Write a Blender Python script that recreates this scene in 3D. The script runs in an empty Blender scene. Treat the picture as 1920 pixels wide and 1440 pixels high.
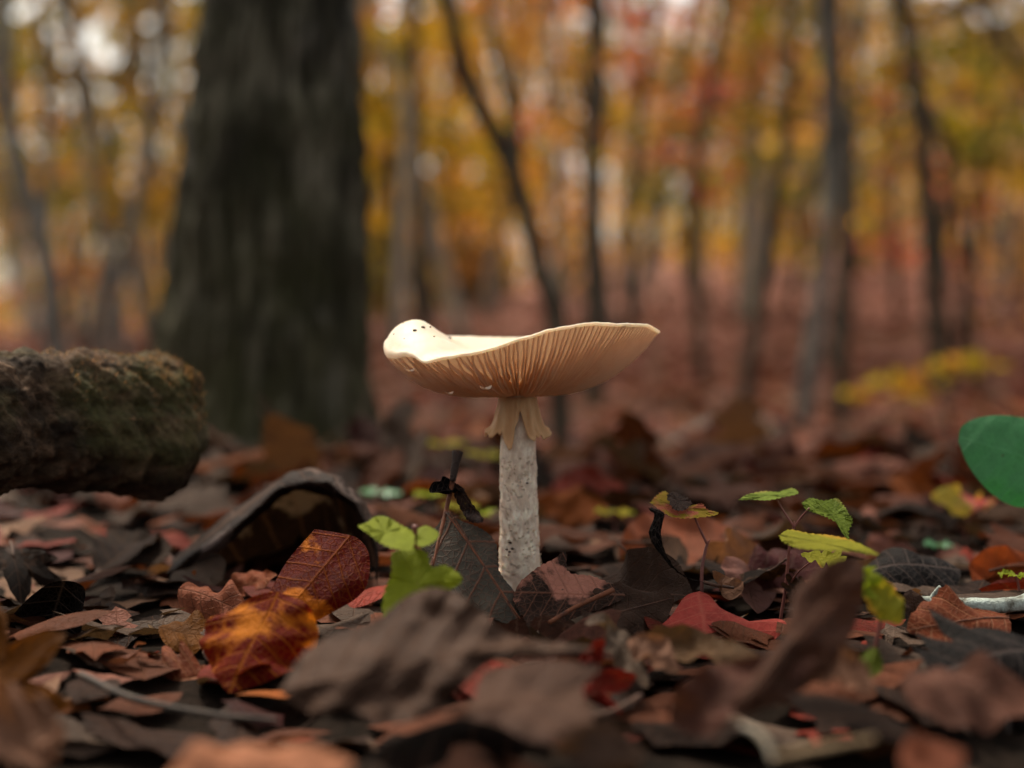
import bpy, math, random
import numpy as np
from mathutils import Vector, Matrix

random.seed(7); rng = np.random.default_rng(7)
R = math.radians
sc = bpy.context.scene
col = sc.collection

# ------------------------------------------------------------------ camera
FPX = 1920 * 50 / 36.0
CAMZ = 0.081
TILT = math.atan(60 / FPX)
cam_d = bpy.data.cameras.new('camera'); cam = bpy.data.objects.new('camera', cam_d); col.objects.link(cam)
cam_d.lens = 50; cam_d.sensor_width = 36; cam_d.clip_start = 0.01; cam_d.clip_end = 600
cam.location = (0, 0, CAMZ); cam.rotation_euler = (math.pi / 2 - TILT, 0, 0)
cam_d.dof.use_dof = True; cam_d.dof.focus_distance = 0.478; cam_d.dof.aperture_fstop = 5.2
sc.camera = cam
# ------------------------------------------------------------------ light
SUN_EL, SUN_AZ = R(58), R(-28)          # azimuth from +Y (away from camera), negative = left
world = bpy.data.worlds.new('World'); sc.world = world; world.use_nodes = True
wn = world.node_tree; wn.nodes.clear()
sky = wn.nodes.new('ShaderNodeTexSky'); sky.sky_type = 'NISHITA'; sky.sun_disc = False
sky.sun_elevation = SUN_EL; sky.sun_rotation = SUN_AZ
sky.air_density = 1.0; sky.dust_density = 6.0; sky.ozone_density = 1.0
hs = wn.nodes.new('ShaderNodeHueSaturation'); hs.inputs['Saturation'].default_value = 0.35
bg = wn.nodes.new('ShaderNodeBackground'); bg.inputs['Strength'].default_value = 0.115
wo = wn.nodes.new('ShaderNodeOutputWorld')
wn.links.new(sky.outputs[0], hs.inputs['Color']); wt = wn.nodes.new('ShaderNodeMix'); wt.data_type = 'RGBA'; wt.blend_type = 'MULTIPLY'; wt.inputs[0].default_value = 1; wt.inputs[7].default_value = (1.0, .96, .87, 1)
wn.links.new(hs.outputs[0], wt.inputs[6]); wn.links.new(wt.outputs[2], bg.inputs[0]); wn.links.new(bg.outputs[0], wo.inputs[0])
sun_d = bpy.data.lights.new('sun', 'SUN'); sun = bpy.data.objects.new('sun', sun_d); col.objects.link(sun)
sun_d.energy = 3.6; sun_d.angle = R(14); sun_d.color = (1.0, 0.90, 0.74)
sdir = Vector((math.sin(SUN_AZ) * math.cos(SUN_EL), math.cos(SUN_AZ) * math.cos(SUN_EL), math.sin(SUN_EL)))
sun.rotation_euler = (-sdir).to_track_quat('-Z', 'Y').to_euler(); sun.location = sdir * 20
vs = sc.view_settings; vs.view_transform = 'Standard'; vs.look = 'None'; vs.gamma = 1; vs.exposure = 1.25
vs.use_curve_mapping = False
sc.cycles.use_denoising = True
sc.cycles.max_bounces = 8; sc.cycles.transparent_max_bounces = 8
sc.cycles.sample_clamp_indirect = 4.0

# ------------------------------------------------------------------ helpers
ct, st = math.cos(TILT), math.sin(TILT)
def P(px, py, Y):
    """world point seen at a photo pixel, at world depth Y"""
    a = (px - 960) / FPX; b = (720 - py) / FPX
    d = Y / (ct + b * st)
    return np.array([a * d, Y, CAMZ + d * (b * ct - st)])
def sstep(a, b, x):
    t = np.clip((x - a) / (b - a), 0, 1); return t * t * (3 - 2 * t)
def H(x, y):
    """ground height"""
    x = np.asarray(x, float); y = np.asarray(y, float)
    h = 0.004 * np.sin(x * 23 + 1.3) * np.cos(y * 19 + .4) + 0.003 * np.sin(x * 51 + y * 37)
    h = h - 0.12 * sstep(0.62, 2.4, y)
    far = np.maximum(0, y - 6)
    h = h + (0.05 + 0.03 * np.tanh(x / 6)) * far * sstep(0, 4, far)
    h = h + sstep(2, 8, y) * (0.05 * np.sin(x * .9 + y * .5) + .04 * np.sin(x * 1.7 - y * 1.1))
    h = h + 0.03 * sstep(-.16, -.40, x) * sstep(1.2, .7, y)
    h = h - 0.012 * sstep(1.3, .75, y) - 0.014 * sstep(.46, .30, y)
    return h
def hit(px, py):
    for Y in np.geomspace(.25, 90, 900):
        p = P(px, py, Y)
        if p[2] <= H(p[0], p[1]): return Y
    return 60.
def nz(p, s=1.0, seed=0.0):
    """cheap smooth pseudo noise of an (n,3) array, about -1..1"""
    p = np.asarray(p) * s
    x, y, z = p[..., 0] + seed * 1.7, p[..., 1] - seed * 2.3, p[..., 2] + seed * .9
    return (np.sin(x * 1.7 + 1.3 * np.sin(y * 1.1 + z * .7)) + np.sin(y * 2.3 + 1.1 * np.sin(z * 1.9 + x * .8)) +
            np.sin(z * 1.9 + 1.2 * np.sin(x * 1.5 - y * .6)) + .6 * np.sin(x * 4.1 + y * 3.7 + 2 * np.sin(z * 3.3))) / 3.6
def mesh(name, v, f, uv=None, c=None, smooth=True):
    v = np.asarray(v, np.float32); m = bpy.data.meshes.new(name)
    if isinstance(f, np.ndarray):
        n, k = f.shape
        m.vertices.add(len(v)); m.vertices.foreach_set('co', v.ravel())
        m.loops.add(n * k); m.loops.foreach_set('vertex_index', f.astype(np.int32).ravel())
        m.polygons.add(n); m.polygons.foreach_set('loop_start', np.arange(0, n * k, k, dtype=np.int32))
        m.update(calc_edges=True)
    else:
        m.from_pydata(v.tolist(), [], f)
    if smooth: m.polygons.foreach_set('use_smooth', np.ones(len(m.polygons), bool))
    if uv is not None:
        li = np.empty(len(m.loops), np.int32); m.loops.foreach_get('vertex_index', li)
        l = m.uv_layers.new(name='UVMap'); l.data.foreach_set('uv', np.asarray(uv, np.float32)[li].ravel())
    if c is not None:
        c = np.asarray(c, np.float32); c4 = np.ones((len(v), 4), np.float32); c4[:, :3] = c
        a = m.color_attributes.new('Col', 'FLOAT_COLOR', 'POINT'); a.data.foreach_set('color', c4.ravel())
    m.validate(); m.update()
    return m
def obj(name, me, mat=None, parent=None, color=None):
    o = bpy.data.objects.new(name, me); col.objects.link(o)
    if mat is not None and me is not None and not me.materials: me.materials.append(mat)
    if parent is not None: o.parent = parent
    if color is not None: o.color = (*color, 1)
    return o
def tag(o, label=None, cat=None, group=None, kind=None):
    if label: o['label'] = label
    if cat: o['category'] = cat
    if group: o['group'] = group
    if kind: o['kind'] = kind
    return o
def empty(name, loc=(0, 0, 0)):
    o = bpy.data.objects.new(name, None); col.objects.link(o); o.location = [float(q) for q in loc]; o.empty_display_size = .01
    return o
def grid_faces(nu, nv, wrap=False):
    a = []
    i, j = np.meshgrid(np.arange(nu - 1), np.arange(nv if wrap else nv - 1), indexing='ij')
    j2 = (j + 1) % nv
    return np.stack([i * nv + j, i * nv + j2, (i + 1) * nv + j2, (i + 1) * nv + j], -1).reshape(-1, 4)
def spline(pts, n):
    pts = np.asarray(pts, float); k = len(pts)
    if k == 2: t = np.linspace(0, 1, n)[:, None]; return pts[0] * (1 - t) + pts[1] * t
    ext = np.vstack([2 * pts[0] - pts[1], pts, 2 * pts[-1] - pts[-2]])
    t = np.linspace(0, k - 1 - 1e-6, n); i = t.astype(int); f = (t - i)[:, None]
    p0, p1, p2, p3 = ext[i], ext[i + 1], ext[i + 2], ext[i + 3]
    return .5 * (2 * p1 + (p2 - p0) * f + (2 * p0 - 5 * p1 + 4 * p2 - p3) * f * f + (3 * p1 - p0 - 3 * p2 + p3) * f ** 3)
def tube_arr(pts, rad, n=16, seg=8, rough=0.0, fs=40, seed=0):
    """swept tube; pts control points, rad list of radii at them"""
    c = spline(pts, n); r = np.interp(np.linspace(0, 1, n), np.linspace(0, 1, len(rad)), rad)
    tg = np.gradient(c, axis=0); tg /= np.linalg.norm(tg, axis=1)[:, None] + 1e-12
    ref = np.array([0, 1., 0.02]) if abs(tg[:, 1]).mean() < .8 else np.array([1., 0, 0.02])
    a = np.cross(tg, ref); a /= np.linalg.norm(a, axis=1)[:, None] + 1e-12
    b = np.cross(tg, a)
    th = np.linspace(0, 2 * np.pi, seg, endpoint=False)
    d = a[:, None] * np.cos(th)[None, :, None] + b[:, None] * np.sin(th)[None, :, None]
    rr = r[:, None] * np.ones(seg)[None]
    if rough:
        q = c[:, None] + d * rr[..., None]
        rr = rr * (1 + rough * nz(q, fs, seed))
    v = (c[:, None] + d * rr[..., None]).reshape(-1, 3)
    f = grid_faces(n, seg, True)
    v = np.vstack([v, c[0], c[-1]]); k = n * seg
    j = np.arange(seg); j2 = (j + 1) % seg
    caps = np.vstack([np.stack([j2, j, np.full(seg, k), np.full(seg, k)], -1),
                      np.stack([(n - 1) * seg + j, (n - 1) * seg + j2, np.full(seg, k + 1), np.full(seg, k + 1)], -1)])
    return v, f, caps
def tube(name, pts, rad, mat, parent, n=16, seg=8, rough=0.0, fs=40, seed=0, uvscale=None):
    v, f, caps = tube_arr(pts, rad, n, seg, rough, fs, seed)
    faces = f.tolist() + [q[:3] for q in caps.tolist()]
    if parent is not None: v = v - np.array(parent.location)
    return obj(name, mesh(name, v, faces), mat, parent)

# ------------------------------------------------------------------ materials
class N:
    def __init__(s, name):
        s.m = bpy.data.materials.new(name); s.m.use_nodes = True; s.t = s.m.node_tree; s.t.nodes.clear()
        s.out = s.t.nodes.new('ShaderNodeOutputMaterial')
    def n(s, typ, **kw):
        x = s.t.nodes.new(typ)
        for k, v in kw.items():
            if k.startswith('_'): setattr(x, k[1:], v)
        for k, v in kw.items():
            if not k.startswith('_'): s.put(x.inputs[k.replace('__', ' ')], v)
        return x
    def put(s, inp, v):
        if isinstance(v, bpy.types.NodeSocket): s.t.links.new(v, inp)
        elif isinstance(v, (tuple, list)) and len(v) == 3 and inp.type == 'RGBA': inp.default_value = (*v, 1)
        else: inp.default_value = v
    def math(s, op, a, b=None, c=None, clamp=False):
        x = s.t.nodes.new('ShaderNodeMath'); x.operation = op; x.use_clamp = clamp
        s.put(x.inputs[0], a)
        if b is not None: s.put(x.inputs[1], b)
        if c is not None: s.put(x.inputs[2], c)
        return x.outputs[0]
    def mix(s, f, a, b, blend='MIX'):
        x = s.t.nodes.new('ShaderNodeMix'); x.data_type = 'RGBA'; x.blend_type = blend
        s.put(x.inputs[0], f); s.put(x.inputs[6], a); s.put(x.inputs[7], b)
        return x.outputs[2]
    def noise(s, scale, detail=4, rough=.6, vec=None, dist=0):
        x = s.n('ShaderNodeTexNoise', Scale=scale, Detail=detail, Roughness=rough, Distortion=dist)
        s.put(x.inputs['Vector'], vec if vec is not None else s.obco())
        return x.outputs[0]
    def obco(s):
        if not hasattr(s, 'tc'): s.tc = s.t.nodes.new('ShaderNodeTexCoord')
        return s.tc.outputs['Object']
    def ramp(s, f, stops):
        x = s.t.nodes.new('ShaderNodeValToRGB'); s.put(x.inputs[0], f); e = x.color_ramp.elements
        while len(e) < len(stops): e.new(.5)
        for k, (p, c) in enumerate(stops):
            e[k].position = p; e[k].color = (*c, 1) if not isinstance(c, (int, float)) else (c, c, c, 1)
        return x.outputs[0]
    def bump(s, h, strength=.4, dist=.001):
        return s.n('ShaderNodeBump', Height=h, Strength=strength, Distance=dist).outputs[0]
    def surf(s, sh): s.t.links.new(sh, s.out.inputs[0]); return s.m

def leaf_mat(name, color=None, src='object', vein=(.10, .05, .03), vein_amt=.45, patch=None, patch_scale=60, patch_lo=.52,
             trans=.35, rough=.62, mottling=.55, vein_n=7., trans_tint=(1.25, 1.0, .55), spec=.05, edge=None, nrm=1.0, gam=1.28):
    k = N(name)
    uv = k.n('ShaderNodeUVMap', _uv_map='UVMap').outputs[0]
    sep = k.n('ShaderNodeSeparateXYZ', Vector=uv); u, v = sep.outputs[0], sep.outputs[1]
    if src == 'object': base = k.n('ShaderNodeObjectInfo').outputs['Color']
    elif src == 'attr': base = k.n('ShaderNodeVertexColor', _layer_name='Col').outputs[0]
    else: base = k.n('ShaderNodeRGB').outputs[0]; base.default_value = (*color, 1)
    base = k.n('ShaderNodeGamma', Color=base, Gamma=gam).outputs[0]
    oi = k.n('ShaderNodeObjectInfo').outputs['Random']
    vec = k.n('ShaderNodeVectorMath', _operation='ADD', ).outputs[0]
    va = vec.node; k.put(va.inputs[0], k.obco()); cmb = k.n('ShaderNodeCombineXYZ', X=k.math('MULTIPLY', oi, 9.), Y=k.math('MULTIPLY', oi, 5.)).outputs[0]; k.put(va.inputs[1], cmb)
    n1 = k.noise(35, 5, .65, vec); n2 = k.noise(260, 4, .7, vec)
    cdark = k.mix(1, base, (.42, .40, .42), 'MULTIPLY'); clight = k.mix(1, base, (1.5, 1.4, 1.35), 'MULTIPLY')
    c = k.mix(k.ramp(n1, [(.36, 0.), (.62, 1.)]), k.mix(mottling, base, cdark), k.mix(mottling, base, clight))
    c = k.mix(k.math('MULTIPLY', k.ramp(n2, [(.45, 0.), (.7, 1.)]), .35), c, cdark)
    av = k.math('ABSOLUTE', v)
    t = k.math('MULTIPLY', k.math('SUBTRACT', u, k.math('MULTIPLY', av, .22)), vein_n)
    t = k.math('ADD', t, k.math('MULTIPLY', n1, .35))
    fr = k.math('ABSOLUTE', k.math('SUBTRACT', k.math('FRACT', t), .5))
    side = k.math('SUBTRACT', 1, k.math('MULTIPLY', fr, 14), clamp=True)
    mid = k.math('SUBTRACT', 1, k.math('MULTIPLY', av, 26), clamp=True)
    vn = k.math('MAXIMUM', side, mid)
    vor = k.n('ShaderNodeTexVoronoi', _feature='DISTANCE_TO_EDGE', Vector=k.obco(), Scale=420.)
    ret = k.math('SUBTRACT', 1, k.math('MULTIPLY', vor.outputs[0], 9), clamp=True)
    if patch is not None:
        pm = k.ramp(k.noise(patch_scale, 5, .6, vec, .4), [(patch_lo, 0.), (patch_lo + .06, 1.)])
        c = k.mix(pm, c, patch)
    if edge is not None:
        c = k.mix(k.ramp(k.math('ADD', av, k.math('MULTIPLY', k.math('SUBTRACT', n1, .5), 1.1)), [(.72, 0.), (1., 1.)]), c, edge)
    c = k.mix(k.math('MULTIPLY', vn, vein_amt), c, vein)
    c = k.mix(k.math('MULTIPLY', ret, .16), c, vein)
    hgt = k.math('ADD', k.math('MULTIPLY', vn, .9), k.math('ADD', k.math('MULTIPLY', ret, .35), k.math('MULTIPLY', n2, 1.2)))
    bm = k.bump(hgt, .55 * nrm, .0012)
    pb = k.n('ShaderNodeBsdfPrincipled', Base__Color=c, Roughness=rough, Normal=bm); pb.inputs['Specular IOR Level'].default_value = spec
    tr = k.n('ShaderNodeBsdfTranslucent', Color=k.mix(1, c, trans_tint, 'MULTIPLY'), Normal=bm)
    mx = k.n('ShaderNodeMixShader', Fac=trans); k.put(mx.inputs[1], pb.outputs[0]); k.put(mx.inputs[2], tr.outputs[0])
    return k.surf(mx.outputs[0])

def simple_mat(name, c1, c2, scale=60, rough=.75, bump=.4, bd=.001, c3=None, detail=5, spec=.3, sss=0):
    k = N(name); n = k.noise(scale, detail, .62)
    stops = [(.35, c1), (.65, c2)] if c3 is None else [(.32, c1), (.52, c2), (.68, c3)]
    c = k.ramp(n, stops)
    pb = k.n('ShaderNodeBsdfPrincipled', Base__Color=c, Roughness=rough, Normal=k.bump(k.noise(scale * 3, 4, .6), bump, bd))
    pb.inputs['Specular IOR Level'].default_value = spec
    return k.surf(pb.outputs[0])

def bark_mat(name, c1, c2, c3, zs=.22, scale=60, moss=None, mossz=(0, .5), lich=None):
    k = N(name); mp = k.n('ShaderNodeMapping', Vector=k.obco(), Scale=(1, 1, zs)).outputs[0]
    n = k.noise(scale, 6, .65, mp, .3)
    c = k.ramp(n, [(.36, c1), (.5, c2), (.66, c3)])
    if lich:
        c = k.mix(k.ramp(k.noise(scale * .22, 5, .7, k.n('ShaderNodeMapping', Vector=k.obco(), Scale=(1, 1, .5)).outputs[0]), [(.56, 0.), (.68, .85)]), c, lich)
    if moss:
        z = k.n('ShaderNodeSeparateXYZ', Vector=k.obco()).outputs[2]
        f = k.math('ADD', k.n('ShaderNodeMapRange', Value=z, From__Min=mossz[1], From__Max=mossz[0]).outputs[0], k.math('MULTIPLY', k.math('SUBTRACT', k.noise(scale * .3, 4), .5), 2.2), clamp=True)
        c = k.mix(k.math('MULTIPLY', f, .7), c, moss)
    pb = k.n('ShaderNodeBsdfPrincipled', Base__Color=c, Roughness=.88, Normal=k.bump(n, .7, .006)); pb.inputs['Specular IOR Level'].default_value = .2
    return k.surf(pb.outputs[0])

M_leaf = leaf_mat('dry_leaf', trans=.22)
M_litter = leaf_mat('litter_leaf', src='attr', trans=.2, gam=1.2)
M_stalk = simple_mat('leaf_stalk', (.03, .012, .008), (.10, .045, .025), 90)
M_green_stem = simple_mat('seedling_stem', (.10, .03, .025), (.22, .07, .05), 90, rough=.5)
kk = N('crown_leaf')
cc = kk.n('ShaderNodeVertexColor', _layer_name='Col').outputs[0]
d_ = kk.n('ShaderNodeBsdfDiffuse', Color=cc); t_ = kk.n('ShaderNodeBsdfTranslucent', Color=kk.mix(1, cc, (1.3, 1.1, .7), 'MULTIPLY'))
mx_ = kk.n('ShaderNodeMixShader', Fac=.36); kk.put(mx_.inputs[1], d_.outputs[0]); kk.put(mx_.inputs[2], t_.outputs[0])
M_crown = kk.surf(mx_.outputs[0])

# ------------------------------------------------------------------ ground
def build_ground():
    ys = np.concatenate([np.linspace(-1.5, 1.6, 156), np.geomspace(1.66, 220, 110)]); ys = np.concatenate([-np.geomspace(200, 1.7, 24), ys])
    xs = np.concatenate([-np.geomspace(200, .82, 60), np.linspace(-.8, .8, 81), np.geomspace(.82, 200, 60)])
    X, Y = np.meshgrid(xs, ys, indexing='xy')
    Z = H(X, Y) - 0.004
    v = np.stack([X, Y, Z], -1).reshape(-1, 3)
    k = N('forest_floor')
    co = k.obco()
    vor = k.n('ShaderNodeTexVoronoi', Vector=co, Scale=22.); hsv = k.n('ShaderNodeSeparateColor', Color=vor.outputs['Color'])
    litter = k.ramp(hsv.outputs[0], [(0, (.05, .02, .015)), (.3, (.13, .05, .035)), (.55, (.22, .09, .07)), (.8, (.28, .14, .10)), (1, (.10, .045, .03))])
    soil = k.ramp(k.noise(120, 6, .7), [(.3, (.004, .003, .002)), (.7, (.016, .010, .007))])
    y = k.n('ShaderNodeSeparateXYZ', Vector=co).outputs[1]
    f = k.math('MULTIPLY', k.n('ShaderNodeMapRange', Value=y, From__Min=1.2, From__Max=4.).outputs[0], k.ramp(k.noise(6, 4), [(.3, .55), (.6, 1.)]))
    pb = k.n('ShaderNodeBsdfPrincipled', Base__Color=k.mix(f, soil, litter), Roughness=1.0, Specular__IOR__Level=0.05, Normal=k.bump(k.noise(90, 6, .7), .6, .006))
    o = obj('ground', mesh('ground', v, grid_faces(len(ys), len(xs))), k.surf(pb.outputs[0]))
    tag(o, kind='structure')
build_ground()

# ------------------------------------------------------------------ leaf shapes
def outline(kind, u, ph=0.):
    if kind == 'ovate': return np.sin(np.pi * u ** .78) ** .85
    if kind == 'beech': return np.sin(np.pi * u ** .9) ** .8 * (1 + .035 * np.sin(u * 95))
    if kind == 'oak':
        e = np.sin(np.pi * np.clip(u, 0, 1) ** 1.15) ** .55
        lob = np.abs(np.cos(np.pi * (u * 4.2 + ph))) ** .8
        return e * (.38 + .62 * lob)
    if kind == 'round': return np.sqrt(np.clip(1 - (2 * u - 1) ** 2, 0, 1)) ** .9
def leaf_arr(kind='ovate', L=.08, W=.045, bend=0., curl=0., fold=0., wav=.003, tw=0., nu=20, nv=11, seed=0, tip=1.0):
    """grid of a leaf from the stalk joint (0,0,0) along +x; returns verts, faces, uv"""
    s = seed * 1.37
    if kind == 'maple':
        nphi, nr = max(40, nv * 6), max(5, nv // 2 + 2)
        phi = np.linspace(-np.pi * .93, np.pi * .93, nphi)
        lobes = [(0, 1.0, .26), (.84, .88, .24), (-.84, .88, .24), (1.75, .55, .26), (-1.75, .55, .26)]
        r = np.full(nphi, .30)
        for a, l, w in lobes:
            r = np.maximum(r, l * (1 - np.clip(np.abs(phi - a) / (w * 2.1), 0, 1) ** 1.0 * .68))
        r = r * (1 + .055 * np.abs(np.sin(phi * 17 + s)) - .03) * (.93 + .1 * np.sin(phi * 2 + s))
        t = np.linspace(0.02, 1, nr)[:, None]
        x = (t * r * np.cos(phi)) * L * .78 + .22 * L * t ** 0 * 0
        y = (t * r * np.sin(phi)) * W * .62
        uv = np.stack([np.broadcast_to(t * r, x.shape) * np.cos(phi) * .6 + .3, np.broadcast_to(t, x.shape) * np.sin(phi * 2.5) * .9], -1).reshape(-1, 2)
        f = grid_faces(nr, nphi)
        va = np.broadcast_to(t, x.shape) * np.abs(np.sin(phi)); uu = np.broadcast_to(t, x.shape)
    else:
        u = np.linspace(0, 1, nu)[:, None]; v = np.linspace(-1, 1, nv)[None]
        wl = outline(kind, u, .12 * math.sin(s)); wr = outline(kind, u, .12 * math.cos(s * 2))
        w = np.where(v < 0, wl, wr)
        x = u * L + 0 * v; y = v * w * W / 2
        if kind == 'oak': x = x + .10 * L * np.abs(v) * (w - .3)
        uv = np.stack([u + 0 * v, v * np.clip(w, .05, 1) + 0 * u], -1).reshape(-1, 2)
        f = grid_faces(nu, nv); va = np.abs(v) * w; uu = u + 0 * v
    z = fold * np.abs(y) + wav * (np.sin(uu * 9 + s * 3 + np.sign(y) * 1.7) * va ** 1.5 + .6 * np.sin(uu * 21 + s + y / W * 6) * va)
    z = z + wav * .5 * np.sin(x / L * 5 + s * 2) * np.cos(y / W * 7 + s)
    if tw:
        a = tw * x / L; y, z = y * np.cos(a) - z * np.sin(a), y * np.sin(a) + z * np.cos(a)
    if curl:
        k = curl / (W / 2); a = k * y; y, z = np.sin(a) / k - z * np.sin(a), (1 - np.cos(a)) / k + z * np.cos(a)
    if bend:
        k = bend / L; a = k * x; x, z = np.sin(a) / k - z * np.sin(a), (1 - np.cos(a)) / k + z * np.cos(a)
    return np.stack([x, y, z], -1).reshape(-1, 3), f, uv
def frame(base, tip_dir, up):
    x = np.asarray(tip_dir, float); x = x / np.linalg.norm(x)
    z = np.asarray(up, float); z = z - x * (z @ x); z /= np.linalg.norm(z)
    y = np.cross(z, x)
    return np.stack([x, y, z], 1)          # columns
def rib_from(v, nu, nv, rad, name, mat, parent, ext=.0, lift=.0):
    """tube along the middle row of a grid leaf, with the stalk continuing before it"""
    c = v.reshape(nu, nv, 3)[:, nv // 2]
    return tube(name, c[:-1] + np.array([0, 0, lift]) + np.array(parent.location), [rad, rad * .3], mat, parent, n=18, seg=6)

def hero_leaf(label, base, tip, up, kind, W, mat, stalk=None, stalk_mat=None, cat='leaf', name='fallen_leaf', group=None, color=None,
              nu=34, nv=21, seed=0, rib=None, bend=0., curl=0., fold=0., wav=.003, tw=0., L=None, stalk_r=.0009, stalk_rad=None, parent=None, blade='blade', rest=True):
    base = np.asarray(base, float); tip = np.asarray(tip, float); d = tip - base
    Lc = np.linalg.norm(d)
    kw = dict(W=W, bend=bend, curl=curl, fold=fold, wav=wav, tw=tw, nu=nu, nv=nv, seed=seed)
    v, f, uv = leaf_arr(kind, L=L or Lc, **kw)
    if kind != 'maple':   # rotate so that the chord of the bent leaf runs base to tip
        end = v.reshape(nu, nv, 3)[-1, nv // 2]; ang = math.atan2(end[2], end[0]); s = Lc / max(1e-6, np.hypot(end[0], end[2])) if L is None else 1
        ca, sa = math.cos(-ang), math.sin(-ang)
        v = np.stack([v[:, 0] * ca - v[:, 2] * sa, v[:, 1], v[:, 0] * sa + v[:, 2] * ca], -1) * np.array([s, 1, s])
    F = frame(base, d, up)
    root = parent or tag(empty(name, base), label, cat, group)
    v = v @ F.T
    off = base - np.array(root.location)
    o = obj(blade, mesh(blade, v + off, f, uv), mat, root, color)
    if rib and kind != 'maple':
        c = v.reshape(nu, nv, 3)[:, nv // 2]
        n_ = np.cross(v.reshape(nu, nv, 3)[:, nv // 2 + 1] - c, np.gradient(c, axis=0)); n_ /= np.linalg.norm(n_, axis=1)[:, None] + 1e-9
        pts = c[:-1] + off + np.array(root.location)
        tube('midrib', pts, [rib, rib * .35], stalk_mat or M_stalk, root, n=22, seg=6)
    if stalk is not None:
        tube('stalk', stalk, stalk_rad or [stalk_r, stalk_r * .8, stalk_r * .9], stalk_mat or M_stalk, root, n=14, seg=7)
    return root

def trace_leaf(label, pts, cY, gy, mat, gx=0., wav=.0015, dome=.0, name='fallen_leaf', cat='leaf', parent=None, blade='blade', seed=0, axis=None, nr=12, edge=.0, stalk=None, stalk_mat=None, stalk_rad=None, rib=None):
    """leaf whose edge runs through photo pixels; depth changes by gy (gx) metres per 100 px down (right), so it leans; the sheet is waved and domed"""
    p = np.asarray(pts, float); cx, cy = p.mean(0)
    ring = spline(np.vstack([p, p[:1]]), len(p) * 9 + 1)[:-1]
    n = len(ring); k_ = np.arange(n)
    ring = ring + (np.stack([np.sin(k_ * 1.9 + seed), np.cos(k_ * 2.3 + seed)], -1) * edge)
    t = np.linspace(0.02, 1, nr)[:, None, None]
    q = np.array([cx, cy]) + (ring - np.array([cx, cy]))[None] * t
    Yd = cY + gy * (q[..., 1] - cy) / 100 + gx * (q[..., 0] - cx) / 100
    w = np.stack([q[..., 0] / 30, q[..., 1] / 30, 0 * q[..., 0]], -1)
    Yd = Yd + wav * nz(w, .55, seed) + wav * .35 * nz(w, 1.6, seed + 3) * t[..., 0] + dome * (1 - t[..., 0] ** 2) * -1
    a = (q - 960 * np.array([1, .75])) / FPX * np.array([1, -1]); d = Yd / (ct + a[..., 1] * st)
    v = np.stack([a[..., 0] * d, Yd, CAMZ + d * (a[..., 1] * ct - st)], -1)
    ax = np.asarray(axis if axis else (p[0], p[len(p) // 2]), float); dx = ax[1] - ax[0]; L = np.linalg.norm(dx); dx /= L; nx = np.array([-dx[1], dx[0]])
    rel = q - ax[0]; hw = np.abs((ring - ax[0]) @ nx).max()
    uv = np.stack([rel @ dx / L, rel @ nx / hw], -1).reshape(-1, 2)
    v = v.reshape(-1, 3)
    o = v[:, :].mean(0); lo = v[v[:, 2].argmin()]; o = np.array([lo[0], lo[1], lo[2]])
    root = parent or tag(empty(name, o), label, cat)
    o = np.array(root.location)
    obj(blade, mesh(blade, v - o, grid_faces(nr, n, True), uv), mat, root)
    if stalk is not None: tube('stalk', stalk, stalk_rad or [.0009, .0007, .0008], stalk_mat or M_stalk, root, n=14, seg=7)
    if rib is not None: tube('midrib', rib, [.00035, .00028, .0002], stalk_mat or M_stalk, root, n=14, seg=6)
    return root

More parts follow.
